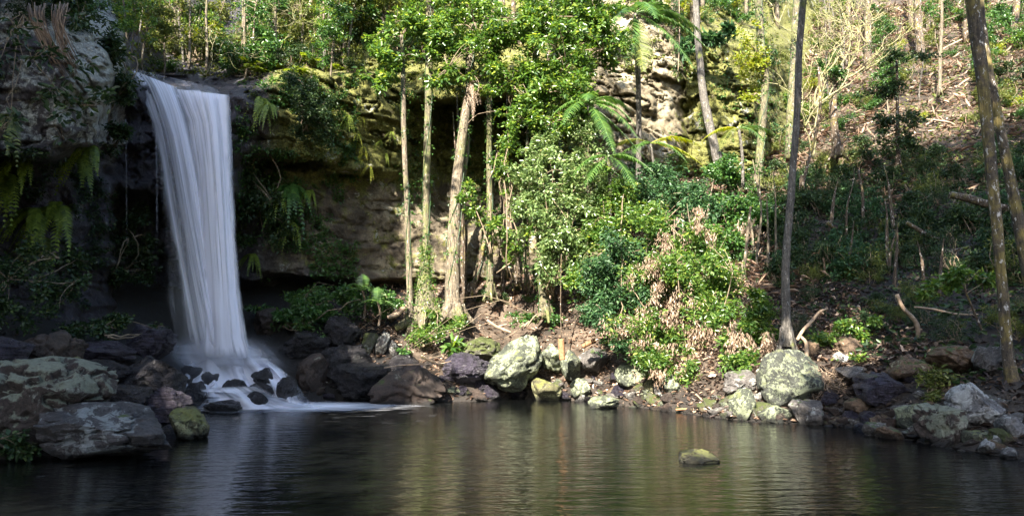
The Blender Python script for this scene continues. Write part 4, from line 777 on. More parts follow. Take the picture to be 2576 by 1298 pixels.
def hang_fr(root, base, rg, P):
    mb = MB(); top = at(1190, 195, 28.4)
    for i in range(8): frond(mb, top + rg.normal(size=3) * 0.06, (rg.uniform(-.25, .25), -0.3, -1), rg.uniform(0.9, 1.9), rg, nl=12, ll=0.25, lw=0.03, droop=0.4, hang=1.5)
    mb.build('dead_fronds', M['leaf_dead'], root, base)
tree('forked_tree', 'thickest forked tree on the bank with dappled pale bark under a big leafy crown', 'tree', [(1140, 800, 42), (1138, 730, 34), (1142, 600, 32), (1150, 450, 29), (1166, 330, 24), (1182, 220, 20), (1192, 60, 16)], 28.6,
     [(1190, 90, 90, 90, 28.4, 1.5), (1130, 190, 55, 35, 28), (1270, 180, 60, 55, 28, 1.0), (1160, 10, 90, 50, 28.5, 1.4), (1290, 60, 70, 70, 28.2, 1.2), (1230, 215, 40, 22, 28), (1110, 80, 45, 60, 27.8, .8), (1340, 190, 50, 50, 27.8, .8), (1300, 270, 40, 40, 27.8, .6), (1120, 120, 40, 60, 28)], 2300, 'leaf_bright', 'bark_pale', 13, wrap=7, L=0.18, flare=0.7, gap=0.6, tw=180, tr=0.018, bump=0.3, extra=hang_fr)
trk = tree('forked_tree_stem', 'second pale stem leaning close to the thick forked tree', 'tree', [(1128, 798, 18), (1122, 700, 13), (1140, 560, 13), (1172, 420, 14), (1178, 260, 13), (1176, 100, 12)], 29.0, [], 0, 'leaf_mid', 'bark_pale', 14, wrap=6, flare=0.3)
trk.name = 'slender_tree'
tree('slender_tree', 'straight pale pole of a tree right of the thick forked tree', 'tree', [(1234, 745, 18), (1232, 600, 15), (1230, 420, 15), (1232, 230, 14), (1240, 60, 12)], 29.6, [(1240, 40, 40, 50, 29.6, .8)], 170, 'leaf_bright', 'bark_moss', 15, wrap=8, L=0.13)
tree('leaning_sapling', 'brown leaning sapling rising right from behind the thick forked tree', 'tree', [(1186, 740, 15), (1202, 690, 12), (1222, 600, 10), (1236, 500, 9), (1250, 380, 8)], 30.2, [], 0, 'leaf_mid', 'bark_dark', 16, wrap=4, flare=0.3)
tree('leaning_sapling', 'dark short trunk leaning left in front of the sunlit lower cliff', 'tree', [(1304, 720, 16), (1298, 660, 14), (1286, 590, 12), (1272, 520, 10), (1262, 430, 9)], 30.8, [], 0, 'leaf_mid', 'bark_dark', 17, flare=0.3)
tree('thin_sapling', 'thin straight sapling beside the vine-covered tree', 'tree', [(1326, 720, 10), (1318, 600, 8), (1322, 450, 7), (1330, 300, 6)], 29.8, [], 0, 'leaf_mid', 'bark_pale', 18, wrap=6, flare=0.2)
tree('vine_tree', 'tree draped in a long pale green curtain of vines in the middle of the bank', 'tree', [(1372, 800, 36), (1366, 730, 24), (1360, 600, 20), (1354, 450, 20), (1350, 300, 18), (1346, 120, 16), (1340, -30, 14)], 28.4,
     [(1330, 60, 85, 80, 28, 1.3), (1420, 130, 95, 95, 28, 1.5), (1490, 60, 75, 80, 28.4, 1.4), (1370, 200, 70, 45, 27.9), (1440, -10, 130, 50, 28.6, 1.6), (1520, 130, 45, 50, 28.8, 1), (1420, 240, 60, 60, 28, .9), (1370, 310, 50, 60, 27.8, .7), (1460, 290, 50, 50, 28.2, .8)], 3600, 'leaf_bright', 'bark_moss', 19, wrap=14, flare=0.1, L=0.18, gap=0.5, tw=220, tr=0.016)
shrub('vine_curtain', 'pale green hanging vine curtain in front of the dark cliff hollow', 1380, 740, 28.0, [(1330, 420, 65, 75, 27.6, .8), (1400, 480, 85, 110, 27.6, 1), (1450, 370, 70, 80, 27.9, 1), (1350, 560, 60, 60, 27.4, .7), (1440, 580, 70, 80, 27.5, .8), (1310, 470, 40, 60, 27.6), (1380, 350, 60, 50, 27.8, .7), (1480, 460, 60, 90, 27.9, .8), (1480, 620, 55, 80, 27.2, .8), (1400, 650, 60, 50, 27.2, .6)], 3900, 'leaf_vine', 20, L=0.15, gap=0.5, cat='vine', stems=14, tw=90)
shrub('vine_curtain', 'second curtain of vines and leaves right of the pale one, below the palms', 1540, 760, 27.2, [(1520, 560, 55, 70, 27, .8), (1560, 640, 50, 60, 26.6, .8), (1500, 680, 50, 60, 26.8, .7), (1540, 470, 45, 50, 27.4, .7), (1460, 720, 40, 40, 26.6, .5)], 2000, 'leaf_bright', 58, L=0.15, gap=0.5, cat='vine', stems=12, tw=70)
shrub('vine_curtain', 'thin strands of vine leaves between the thick forked tree and the vine-draped tree', 1290, 700, 28.2, [(1290, 340, 30, 80, 28, .5), (1270, 430, 24, 60, 28, .4), (1345, 260, 30, 70, 27.8, .5), (1300, 620, 26, 60, 28, .4)], 620, 'leaf_bright', 57, L=0.15, gap=0.5, cat='vine', stems=8, tw=40)
shrub('sapling_spray', 'bright leafy spray hanging before the thick forked trunk foot', 1240, 640, 27.8, [(1195, 510, 38, 34, 27.6, .5), (1240, 560, 35, 30, 27.6, .5), (1185, 470, 20, 18, 27.6), (1262, 590, 26, 20, 27.6)], 200, 'leaf_bright', 21, L=0.16, cat='sapling', stems=3)
# mossy and bare trunks around the pale cliff
tree('mossy_tree', 'tall yellow-mossy tree at the right end of the pale cliff', 'tree', [(1906, 470, 22, 0), (1916, 330, 20), (1928, 200, 19), (1914, 100, 19), (1906, -30, 20)], 33.5, [(1890, 150, 26, 130, 33.2, .5)], 380, 'leaf_yellow', 'bark_moss', 22, wrap=12, L=0.14)
tree('grey_leaning_trunk', 'short grey trunk leaning against the pale cliff', 'tree', [(1812, 430, 26), (1796, 370, 24), (1782, 310, 22), (1768, 240, 20), (1756, 120, 17), (1750, -40, 15)], 34.0, [], 0, 'leaf_mid', 'bark_grey', 23, flare=0.2)
tree('beige_tree', 'beige sunlit trunk close behind the slender grey trunk', 'tree', [(1984, 400, 22), (1992, 240, 20), (1999, 120, 19), (2006, -30, 18)], 36.5, [], 0, 'leaf_mid', 'bark_moss', 24, wrap=9, flare=0.0)
tree('slender_grey_tree', 'slender straight grey tree rising from beside the round boulder', 'tree', [(1979, 872, 28), (1976, 840, 23), (1978, 700, 20), (1988, 500, 18), (2002, 300, 18), (2012, 120, 17), (2024, -40, 17)], 19.4, [], 0, 'leaf_mid', 'bark_grey', 25, flare=0.5)
tree('dead_tree', 'peeling dead trunk with a tuft of leaves on its broken top', 'stump', [(2108, 395, 22), (2100, 330, 19), (2096, 260, 20), (2100, 212, 17)], 34, [(2096, 190, 36, 22, 33.8, .6)], 150, 'leaf_mid', 'bark_dark', 26, L=0.13)
tree('leaning_tree', 'mottled tree leaning left at the right edge, rising from the shore', 'tree', [(2562, 1040, 46), (2545, 960, 28), (2530, 800, 26), (2510, 560, 26), (2490, 350, 27), (2468, 180, 30), (2446, 40, 36), (2438, -60, 36)], 14.6, [], 0, 'leaf_mid', 'bark_mottled', 27, flare=0.5)
tree('leaning_tree', 'darker second tree leaning left behind the mottled one at the right edge', 'tree', [(2640, 900, 34), (2590, 700, 30), (2552, 500, 26), (2520, 350, 24), (2484, 180, 22), (2462, -40, 20)], 17.0, [], 0, 'leaf_mid', 'bark_mottled', 28, flare=0.3)
tree('pale_sapling', 'thin pale sapling standing alone on the upper right slope', 'tree', [(2364, 235, 8), (2366, 150, 8), (2370, 60, 7), (2372, -30, 7)], 41, [(2380, 20, 50, 40, 41, 1)], 130, 'leaf_mid', 'bark_pale', 29, L=0.14)
tree('dark_sapling', 'dark sapling with sparse leafy tiers in the middle of the right slope', 'tree', [(2262, 420, 10), (2258, 330, 9), (2256, 200, 7), (2252, 110, 5)], 33, [(2262, 150, 70, 26, 32.7, .8), (2250, 220, 80, 26, 32.7, .8), (2280, 300, 90, 34, 32.7, .9), (2240, 360, 70, 30, 32.7, .8)], 620, 'leaf_dark', 'bark_dark', 30, L=0.15)
tree('thin_sapling', 'thin leaning sapling at the foot of the lichened branches', 'tree', [(2016, 470, 9), (2036, 400, 8), (2052, 340, 8), (2064, 260, 7), (2060, 170, 6)], 31, [], 0, 'leaf_mid', 'bark_dark', 31, flare=0.2)
tree('bent_sapling', 'slender leaning stem reaching from the big bush toward the right', 'tree', [(1872, 700, 8), (1880, 600, 7), (1888, 520, 6)], 25, [], 0, 'leaf_mid', 'bark_pale', 32, flare=0.2)
# bare lichened shrubs, branching upward
def branchy(label, px, py, Y, ang, ln, seed, depth=5, spread=0.45, group=None, r0=0.05, name='bare_shrub', mat='branch_lichen', curl=0.25):
    rg = np.random.RandomState(seed); base = at(px, py, Y); root = thing(name, label, 'shrub', base, group); mb = MB()
    def grow(p, d, l, r, k):
        n = 7; P = [p]
        for i in range(n): d = unit(d + rg.normal(size=3) * curl * 0.55 + np.array([0, 0, 0.03])); P.append(P[-1] + d * l / n)
        P = np.array(P); mb.add(*tube(P, np.linspace(r, r * 0.6, n + 1), 5))
        if k > 0:
            for j in range(rg.randint(2, 4)): grow(P[-1 if j < 2 else 4], unit(d + rg.normal(size=3) * spread), l * rg.uniform(0.6, 0.95), r * 0.68, k - 1)
    for a in ang: grow(base, unit(np.array([a, rg.uniform(-.3, .3), 1.0])), ln, r0, depth)
    mb.build('branches', M[mat], root, base, True); return root
branchy('bare shrub with a fan of yellow lichened branches right of the slender grey tree', 2050, 270, 33, (0.3, 0.55, 0.0), 1.5, 41, 4, 0.42, r0=0.06)
branchy('bare shrub with lichened branches arching over the upper slope', 2110, 210, 35, (0.5, 0.8, 0.2), 1.5, 42, 4, 0.45, r0=0.055)
branchy('pale tangled shrub at the top of the right slope', 2180, 110, 40, (0.2, 0.7, -0.3), 1.3, 43, 4, 0.5, r0=0.05)
branchy('yellowish forked shrub left of the peeling dead trunk', 2045, 400, 32, (-0.1, 0.35), 1.5, 44, 3, 0.35, r0=0.055)
branchy('tangled shrub with pale twigs high beside the tall mossy tree', 1960, 60, 37, (-0.2, 0.3), 1.0, 45, 4, 0.5, r0=0.04)
branchy('pale twiggy shrub arching over the lip of the fall', 520, 190, 28, (-0.9, 0.6, -0.3), 0.9, 46, 4, 0.5, r0=0.025, curl=0.4)
branchy('twiggy shrub at the cliff top above the mossy bush', 700, 130, 30, (-0.5, 0.5, 0.0), 1.0, 47, 4, 0.5, r0=0.025, curl=0.4)
# palms
PF = lambda *a: a
palm('palm_tree', 'tall palm with long drooping fronds against the top of the pale cliff', (1606, 470), 32.5, (1598, 34), 30, 12,
     [(-.8, -.5, .35, .85, 1.5), (-.45, -.7, .1, .8, 1.4), (.9, -.3, .25, 1.05, 1.5), (.75, -.5, -.1, 1.1, 1.3), (.5, -.6, -.45, 1.15, 1.0), (.04, -.35, -1, .98, .2, 'leaf_olive', .1), (-.22, -.4, -.9, .85, .4), (.9, 0, .9, .9, 1.6), (-1, -.2, .7, .9, 1.5), (.2, -.8, .5, .8, 2.0)], 51, 0.66, length=2.9)
palm('palm_tree', 'bright glossy palm at the left of the pale cliff with arching fronds', (1500, 560), 30, (1480, 262), 27.4, 9,
     [(-.8, -.4, .3, .8, 1.5), (.8, -.5, .25, .9, 1.7), (.5, -.6, -.1, 1.1, 1.3), (.2, -.6, -.4, 1.15, .9), (-.4, -.6, .1, .9, 1.6), (.9, -.1, .7, .9, 1.5), (.75, -.3, -.6, 1.2, .6), (-.1, -.6, .8, .7, 1.8)], 52, 0.46, length=2.2)
palm('palm_tree', 'small young palm with thin arching fronds before the pale cliff', (1643, 480), 29.5, (1636, 362), 29.3, 6,
     [(-1, -.2, .5, .95, 1.2, 'leaf_olive'), (1, -.2, .6, 1.1, 1.2, 'leaf_yellow'), (.9, -.4, .0, 1, 1.1, 'leaf_yellow'), (-.9, -.4, 0, .85, 1.0), (.6, -.6, .1, .8, 1.5), (-.5, -.6, .2, .7, 1.6)], 53, 0.38, length=2.1)
palm('palm_tree', 'low palm with fronds hanging below the bright glossy palm', (1530, 640), 28.5, (1530, 395), 27, 8,
     [(-.8, -.5, .2, .9, 1.5), (.8, -.5, .2, 1, 1.4), (.4, -.8, -.2, .9, 1.4), (-.5, -.5, -.3, .8, 1.0), (.9, 0, .5, .8, 1.4)], 54, 0.45, length=1.9)
palm('palm_tree', 'slim palm with few yellowish fronds at the right of the pale cliff', (1868, 470), 31, (1858, 325), 30.5, 7,
     [(-1, -.2, .3, .9, 1.2, 'leaf_yellow'), (.9, -.2, .4, .9, 1.3), (-.6, -.6, .0, .9, 1.5, 'leaf_olive'), (.4, -.7, .1, .7, 1.6)], 55, 0.4, length=1.9)
palm('small_palm', 'small shaded palm at the cliff foot right of the fall', (915, 800), 27.6, (912, 730), 27.4, 5,
     [(-1, -.2, .4, .8, 1.2), (1, -.2, .5, .9, 1.2), (.4, -.7, .6, .8, 1.3), (-.5, -.5, .8, .8, 1.2), (0, 0, 1.3, .7, .6)], 56, 0.3, length=1.2, bark='bark_dark')
palm('small_palm', 'small palm with feathery fronds next to the thin pale tree', (952, 820), 27.2, (950, 758), 27, 5,
     [(-1, -.3, .5, .8, 1.3), (1, -.3, .3, .8, 1.2), (.3, -.8, .5, .8, 1.3), (0, 0, 1.3, .7, .6)], 57, 0.28, length=1.05, bark='bark_dark')
# the big bush and its neighbours
shrub('big_bush', 'large dense green bush with curtains of dry pinkish leaves over the far shore', 1700, 900, 23.8,
      [(1650, 560, 70, 60, 24.6, 1), (1700, 690, 130, 80, 23.4, 1.3), (1750, 620, 60, 60, 24, 1), (1640, 830, 120, 60, 23, 1.1), (1780, 780, 70, 80, 23, 1), (1790, 870, 60, 50, 22.6, .8), (1700, 900, 110, 40, 22.8, .8), (1640, 910, 70, 35, 22.4, .7), (1760, 925, 60, 25, 21.8, .6), (1800, 690, 50, 60, 24, .8)], 6200, 'leaf_bright', 61, L=0.125, W=0.42, gap=0.35, stems=26, tw=140,
      dead=dead_part([(1620, 830, 95, 55, 22.8, .7), (1730, 800, 90, 70, 22.6, .7), (1650, 690, 50, 60, 23.0, .5), (1760, 560, 40, 45, 23.6, .5), (1790, 900, 40, 40, 22.2, .5), (1720, 890, 60, 30, 22.3, .5), (1690, 940, 80, 18, 21.9, .4), (1580, 860, 40, 30, 22.8, .4), (1700, 600, 40, 40, 23.6, .5)], 900, 0.12, 7))
shrub('big_bush', 'blue-green bush forming the left side of the thicket over the far shore', 1550, 880, 24.4, [(1560, 640, 75, 50, 24.2, 1), (1555, 760, 85, 60, 23.8, 1), (1535, 840, 55, 45, 23.6, .8), (1500, 700, 40, 50, 24.6, .8)], 2100, 'leaf_blue', 56, L=0.13, W=0.42, gap=0.4, stems=14, tw=80)
shrub('side_bush', 'green bush with dry leaf clusters between the big bush and the slender grey tree', 1900, 900, 20.8, [(1880, 790, 55, 45, 20.8, .8), (1920, 850, 38, 40, 20.4, .6), (1860, 850, 40, 40, 20.8, .6), (1900, 750, 30, 20, 20.8), (1870, 900, 45, 25, 20.2, .5)], 1200, 'leaf_bright', 62, L=0.12, stems=8,
      dead=dead_part([(1930, 850, 30, 28, 20.2, .4), (1850, 860, 26, 45, 20.4, .4), (1890, 850, 22, 30, 20.3, .4)], 150, 0.12))
shrub('upper_bush', 'blue-green leafy bush above the big bush in front of the pale cliff', 1640, 600, 29, [(1600, 500, 80, 50, 29, 1), (1700, 480, 80, 55, 29, 1), (1540, 480, 50, 50, 29, .8), (1660, 430, 50, 30, 29.5, .6), (1760, 520, 60, 50, 28, 1)], 1700, 'leaf_blue', 63, L=0.14, stems=12)
shrub('upper_bush', 'dark leafy bush at the foot of the mossy tree', 1860, 640, 29.5, [(1840, 520, 80, 45, 29.5, 1), (1900, 560, 60, 50, 28.5, 1), (1830, 430, 60, 40, 31, .8), (1800, 620, 70, 60, 27, 1)], 2400, 'leaf_mid', 64, L=0.15, stems=12, dead=dead_part([(1850, 580, 70, 50, 27.5, .7)], 130))
shrub('large_leaf_shrub', 'shrub with big pale green lobed leaves on the ledge above the right cliff', 1770, 120, 35, [(1755, 90, 35, 22, 34.8, .5), (1800, 85, 40, 20, 34.8, .5), (1740, 125, 20, 16, 34.6), (1825, 60, 30, 14, 35)], 130, 'leaf_blue', 65, L=0.34, W=0.45, k=6, stems=4)
shrub('cliff_bush', 'round dark green bush growing on the mossy cliff ledge right of the fall', 780, 330, 27.0, [(775, 245, 48, 55, 26.9, .8), (790, 310, 45, 45, 26.8, .7), (745, 215, 34, 26, 27.2, .6), (730, 180, 20, 24, 27.6)], 1500, 'leaf_dark', 66, L=0.085, W=0.6, gap=0.1, stems=6)
shrub('creeper_wall', 'dark green creeper hanging down the rock just right of the fall', 640, 380, 27.6, [(625, 430, 24, 60, 27.4, .35), (650, 520, 34, 60, 27.6, .4), (690, 560, 34, 50, 28, .4), (625, 560, 22, 50, 27.6, .3), (665, 470, 30, 40, 27.8, .3)], 900, 'leaf_dark', 67, L=0.12, W=0.6, gap=0.4, cat='creeper', stems=5)
shrub('creeper_wall', 'dim creeper with small leaves on the rock left of the fall foot', 330, 600, 25, [(330, 580, 60, 70, 25.2, .5), (350, 680, 50, 45, 25.6, .4), (290, 700, 40, 40, 24.6, .4), (370, 620, 22, 30, 26)], 700, 'leaf_dark', 68, L=0.11, W=0.6, gap=0.4, cat='creeper', stems=5)
shrub('creeper_wall', 'creeper with broad dim leaves at the left edge below the ferns', 40, 700, 17.2, [(50, 640, 110, 60, 17.4, .5), (40, 750, 90, 70, 16.8, .5), (150, 700, 60, 60, 18.6, .5), (200, 660, 40, 50, 19.6, .5)], 700, 'leaf_dark', 69, L=0.09, W=0.7, gap=0.4, cat='creeper', stems=5)
shrub('creeper_wall', 'dark creeper hanging down the right edge of the left rock slab', 290, 120, 20.5, [(292, 110, 24, 60, 19.5, .5), (300, 230, 20, 70, 20.5, .5), (285, 330, 24, 40, 20.5, .4)], 420, 'leaf_dark', 59, L=0.13, W=0.5, gap=0.3, cat='creeper', stems=4)
shrub('low_plants', 'low dim plants on the rocks under the left overhang', 270, 850, 19, [(230, 825, 70, 22, 19, .5), (330, 805, 55, 16, 20, .5), (390, 830, 30, 20, 20.5, .5)], 380, 'leaf_dark', 70, L=0.09, W=0.7, cat='plant', stems=3)
shrub('low_plants', 'leafy plants in the bottom left corner by the flat boulder', 30, 1130, 11.2, [(20, 1122, 52, 18, 11.2, .3)], 130, 'leaf_dark', 71, L=0.07, W=0.7, cat='plant', stems=3)
shrub('cliff_foot_plants', 'glossy green plants crowding the dark cliff foot right of the fall', 720, 820, 27.4, [(670, 790, 50, 22, 27.6, .5), (740, 780, 50, 30, 27.4, .6), (800, 800, 40, 30, 27, .5), (860, 760, 60, 40, 28, .7), (960, 760, 50, 40, 28, .7), (780, 750, 50, 25, 28.5)], 1500, 'leaf_mid', 72, L=0.13, W=0.55, cat='plant', stems=12)
shrub('sunny_herbs', 'bright low herbs around the creeper-covered tree foot', 1080, 870, 27, [(1060, 840, 40, 22, 27.2, .5), (1110, 830, 40, 20, 27.4, .4), (1090, 790, 30, 20, 28, .3), (1150, 800, 40, 14, 28.2, .3)], 420, 'leaf_bright', 73, L=0.11, W=0.6, cat='plant', stems=4)
shrub('ivy_plant', 'glossy large-leaved plant in the sun above the far shore', 1140, 895, 26.6, [(1138, 862, 16, 24, 26.5, .25)], 26, 'leaf_bright', 74, L=0.34, W=0.4, k=3, cat='plant', stems=2)
shrub('sunny_herbs', 'small green plants on the leaf litter left of the great green boulder', 1320, 820, 27.6, [(1320, 800, 45, 16, 27.8, .4), (1010, 880, 20, 12, 26.4, .3), (1390, 800, 30, 14, 28, .4)], 170, 'leaf_mid', 75, L=0.11, W=0.6, cat='plant', stems=4)
tree('right_sapling', 'small sapling with glowing lime leaves near the right edge', 'sapling', [(2470, 830, 5), (2440, 760, 5), (2420, 710, 4)], 16.8, [(2370, 710, 42, 20, 16.8, .3), (2420, 690, 40, 20, 16.8, .3), (2340, 725, 22, 10, 16.8), (2470, 695, 36, 20, 17)], 150, 'leaf_bright', 'bark_dark', 76, L=0.13, flare=0, tw=20, tr=0.007)
shrub('shore_bush', 'small leafy bush in the sun behind the round boulder', 2090, 880, 19.4, [(2130, 810, 40, 22, 19.8, .5), (2080, 850, 26, 26, 19.4, .4), (2160, 830, 24, 20, 19.8, .4), (2150, 900, 26, 14, 18.8, .3), (2200, 795, 20, 12, 19.8, .3)], 260, 'leaf_bright', 77, L=0.11, W=0.55, stems=5)
shrub('shore_bush', 'dim fern-like bush beside the white-lichened boulder', 2350, 980, 15.6, [(2350, 955, 36, 34, 15.6, .4), (2330, 1000, 20, 20, 15.4, .3)], 170, 'leaf_olive', 78, L=0.09, W=0.4, stems=4)
# the leafy branch hanging in front of the left rock wall, and the dead fronds beside it
rg = np.random.RandomState(81); base = at(60, 40, 13.5); root = thing('hanging_branch', 'leafy branch with large dark leaves hanging in front of the left rock wall', 'branch', base)
pt = mass(rg, [blob(60, 150, 90, 120, 13.2, .8), blob(200, 190, 100, 80, 13.6, .7), blob(270, 260, 60, 60, 14, .5), blob(120, 300, 120, 40, 13.4, .6), blob(150, 30, 130, 60, 13.6, .8), blob(40, 330, 60, 50, 13.2, .5)], 190, 0.5, seed=81)
mb = MB(); mb.add(*sprays(pt, rg, 4, 0.15, 0.48, 0.3, spread=0.09)); mb.build('leaves', M['leaf_dark'], root, base)
mb = MB(); twigs(mb, base[None], pt[rg.randint(0, len(pt), 8)], rg, 0.009, 0.005, 0.1, 9); twigs(mb, pt[rg.randint(0, len(pt), 20)], pt[rg.randint(0, len(pt), 70)], rg, 0.008, 0.003, 0.1); mb.build('twigs', M['twig'], root, base)
rg = np.random.RandomState(82); base = at(140, 60, 15.0); root = thing('dead_frond_bundle', 'bundle of dry drooping palm fronds on the left rock wall', 'dead frond', base)
for j in range(2):
    mb = MB()
    for i in range(38):
        o_ = at(95 + j * 60 + rg.uniform(-22, 22), 25 + rg.uniform(-20, 20), 15.3); e = at(165 + j * 25 + rg.uniform(-14, 14) , rg.uniform(140, 205), 15.2); s = np.linspace(0, 1, 6)[:, None]; P = o_ * (1 - s) + e * s + rg.normal(size=(6, 3)) * 0.012 + np.array([0, -0.35, 0]) * np.sin(s * 3)
        mb.add(*tube(P, np.linspace(0.014, 0.005, 6), 4), a=rg.uniform(0, 0.6))
    mb.build('frond', M['leaf_dead'], root, base)
# hanging ferns
LF = [(200, 400, .95, 'big drooping fern under the lip of the left rock slab', 'fern'), (150, 520, 1.0, 'long drooping fern in the middle of the left overhang', 'fern'), (90, 530, .8, 'drooping fern left of the long one under the left overhang', 'fern'), (20, 440, .9, 'fern tuft hanging at the left edge below the slab', 'fern'), (30, 300, .7, 'reddish green fern tuft at the left edge beside the slab', 'leaf_olive'), (230, 370, .6, 'small fern clinging to the lower edge of the left slab', 'fern'), (60, 400, .6, 'short fern hanging at the left under the shadowed slab', 'fern'), (110, 600, .7, 'dim fern lowest on the left overhang', 'leaf_olive')]
for k, (px, py, s, lab, mt) in enumerate(LF):
    Y = float(cliffY(np.array([px]), np.array([py]))[0]) - 0.25; fern(lab, px, py, Y - 0.3, s * 1.25, 200 + k, 15, mt, None, True, nl=20, lf=0.16)
RF = [(735, 470, 1.3, 'large pale fern hanging in the dark hollow right of the fall'), (700, 480, .8, 'small fern hanging left of the large pale fern'), (735, 560, .8, 'drooping fern low in the dark hollow right of the fall'), (655, 250, .9, 'bright fern on the ledge beside the top of the fall'), (635, 640, .6, 'dim fern low on the rock right of the fall'), (780, 480, .6, 'small fern hanging right of the large pale fern'), (680, 265, .7, 'fern fringe right of the bright ledge fern')]
for k, (px, py, s, lab) in enumerate(RF):
    Y = float(cliffY(np.array([px]), np.array([py]))[0]) - 0.3; fern(lab, px, py, Y, s * 1.2, 230 + k, 14, 'fern' if k != 0 else 'leaf_mid', None, True, nl=18, lf=0.12)
rg = np.random.RandomState(83)
for k in range(16):
    px = rg.uniform(860, 1000); py = rg.uniform(230, 420); Y = float(cliffY(np.array([px]), np.array([py]))[0]) - 0.2; fern(unique('small grassy fern in the dappled cliff', px, py, LM, 90), px, py, Y, rg.uniform(.3, .6), 260 + k, 8, 'fern' if k % 2 else 'leaf_yellow', 'ferns on the dappled middle cliff', True, nl=10, lf=0.1)
for k in range(14):
    px = rg.uniform(600, 880); py = rg.uniform(150, 190); Y = float(cliffY(np.array([px]), np.array([py]))[0]) - 0.2; fern(unique('fern fringing the cliff top', px, py, LM, 90), px, py, Y, rg.uniform(.5, .9), 290 + k, 9, 'fern', 'ferns fringing the cliff top', False, nl=14)
# ------------------------------------------------------------------ repeated shrubs and saplings: prototypes copied with all their parts
def kids(o): return [c for c in bpy.data.objects if c.parent == o]
def copy_tree(o, label=None):
    c = o.copy(); C.objects.link(c)
    for ch in PK[o.name]: d = ch.copy(); C.objects.link(d); d.parent = c
    if label: c['label'] = label
    return c
PK = {}
def proto_shrub(seed, lm, n, L, W, k, r=(1, 1, .8), droop=0.2):
    rg = np.random.RandomState(seed); root = thing('understory_shrub', 'x', 'shrub', (0, 0, 0)); r = np.array(r)
    pt = mass(rg, [(np.array([0, 0, .75]), r * .8), (np.array([.45, .1, .5]), r * .5), (np.array([-.5, -.1, .55]), r * .5)], n, 0.3, 2.0, seed)
    mb = MB(); mb.add(*sprays(pt, rg, k, L, W, droop)); a = mb.build('foliage', M[lm], root)
    mb = MB(); twigs(mb, np.array([[0, 0, -.1], [.05, .05, -.1]]), pt[rg.randint(0, len(pt), 12)], rg, 0.022, 0.008, 0.1, 7); b = mb.build('stems', M['twig'], root); PK[root.name] = [a, b]; return root
def proto_sapling(seed, lm, n, h, L=0.13):
    rg = np.random.RandomState(seed); root = thing('sapling', 'x', 'sapling', (0, 0, 0))
    s = np.linspace(0, 1, 16); P = np.stack([0.35 * fbm(np.stack([s * 2, s * 0 + seed, s], -1), 2, 1), 0.3 * fbm(np.stack([s * 2, s * 0 + seed, s + 9], -1), 2, 2), s * h - 0.2], -1); mb = MB(); mb.add(*tube(P, np.linspace(.05, .018, 16), 6)); a = mb.build('trunk', M['bark_pale'] if seed % 2 else M['bark_grey'], root, smooth=True)
    pt = mass(rg, [(P[int(i)] + rg.normal(size=3) * .4, np.array([.7, .7, .55])) for i in np.linspace(6, 15, 5)], n, 0.4, 1.6, seed); mb = MB(); mb.add(*sprays(pt, rg, 6, L, .5, .25)); b = mb.build('crown', M[lm], root)
    mb = MB(); twigs(mb, P[4:], pt[rg.randint(0, len(pt), 26)], rg, .014, .004, .1); c = mb.build('branches', M['twig'], root); PK[root.name] = [a, b, c]; return root
SP = {k: proto_shrub(300 + i, *a) for i, (k, a) in enumerate({'olive': ('leaf_olive', 300, .10, .4, 6), 'bright': ('leaf_bright', 260, .13, .45, 6), 'mid': ('leaf_mid', 300, .11, .5, 6), 'dark': ('leaf_dark', 300, .12, .5, 6), 'yellow': ('leaf_yellow', 200, .12, .4, 6), 'fine': ('leaf_dark', 420, .06, .6, 6), 'blue': ('leaf_blue', 240, .14, .5, 6)}.items())}
TPt = {'olive': proto_sapling(331, 'leaf_olive', 420, 4.5), 'bright': proto_sapling(332, 'leaf_bright', 380, 5), 'dark': proto_sapling(333, 'leaf_mid', 420, 4.2), 'sparse': proto_sapling(334, 'leaf_olive', 90, 5.5)}
used = set()
KA = {'olive': 'olive-leaved', 'bright': 'bright green', 'mid': 'mid-green', 'dark': 'dark green', 'yellow': 'yellow-green', 'fine': 'fine-leaved dark', 'blue': 'blue-green', 'sparse': 'nearly leafless'}
def put(proto, px, py, s, label, group, back=0.0, spz=1.0):
    Y = float(hitY(px, py)[0])
    if Y > 75: return
    Y += back; p = at(px, py, Y)
    if id(proto) in used: o = copy_tree(proto)
    else: o = proto; used.add(id(proto))
    o.location = p - np.array([0, 0, 0.05]); o.scale = (s, s, s * spz); o.rotation_euler = (rg.uniform(-.12, .12), rg.uniform(-.12, .12), rg.uniform(0, 6.28)); kn = [k for t_ in (SP, TPt) for k, v in t_.items() if v is proto][0]; nn = 'sapling' if proto in TPt.values() else ('plant' if 'plant' in label else 'shrub')
    o['label'] = unique('%s %s %s' % ('small' if s < 0.65 else ('big' if s > 1.05 else 'middling'), KA[kn], nn), px, py, LM, 90); o['group'] = group
    if proto in SP.values(): o.name = 'understory_shrub'
    else: o.name = 'sapling'
for nm, pr in list(SP.items()) + list(TPt.items()): PK[pr.name] = PK[pr.name]
PKid = {id(p): PK[p.name] for p in list(SP.values()) + list(TPt.values())}
def copy_tree(o):
    c = o.copy(); C.objects.link(c)
    for ch in PKid[id(o)]: d = ch.copy(); C.objects.link(d); d.parent = c
    return c
rg = np.random.RandomState(91)
def scatter(n, x0, x1, y0, y1, kinds, s0, s1, label, group, cond=None, table=SP, spz=1.0):
    for i in range(n):
        for _ in range(8):
            px = rg.uniform(x0, x1); py = rg.uniform(y0, y1)
            if cond is None or cond(px, py): break
        else: continue
        put(table[kinds[rg.randint(len(kinds))]], px, py, rg.uniform(s0, s1), label, group, spz=spz)
scatter(34, 310, 900, 0, 185, ['olive', 'yellow', 'olive', 'bright', 'mid'], .7, 1.3, 'sunlit olive-green shrub in the thicket above the fall', 'shrubs of the thicket above the fall')
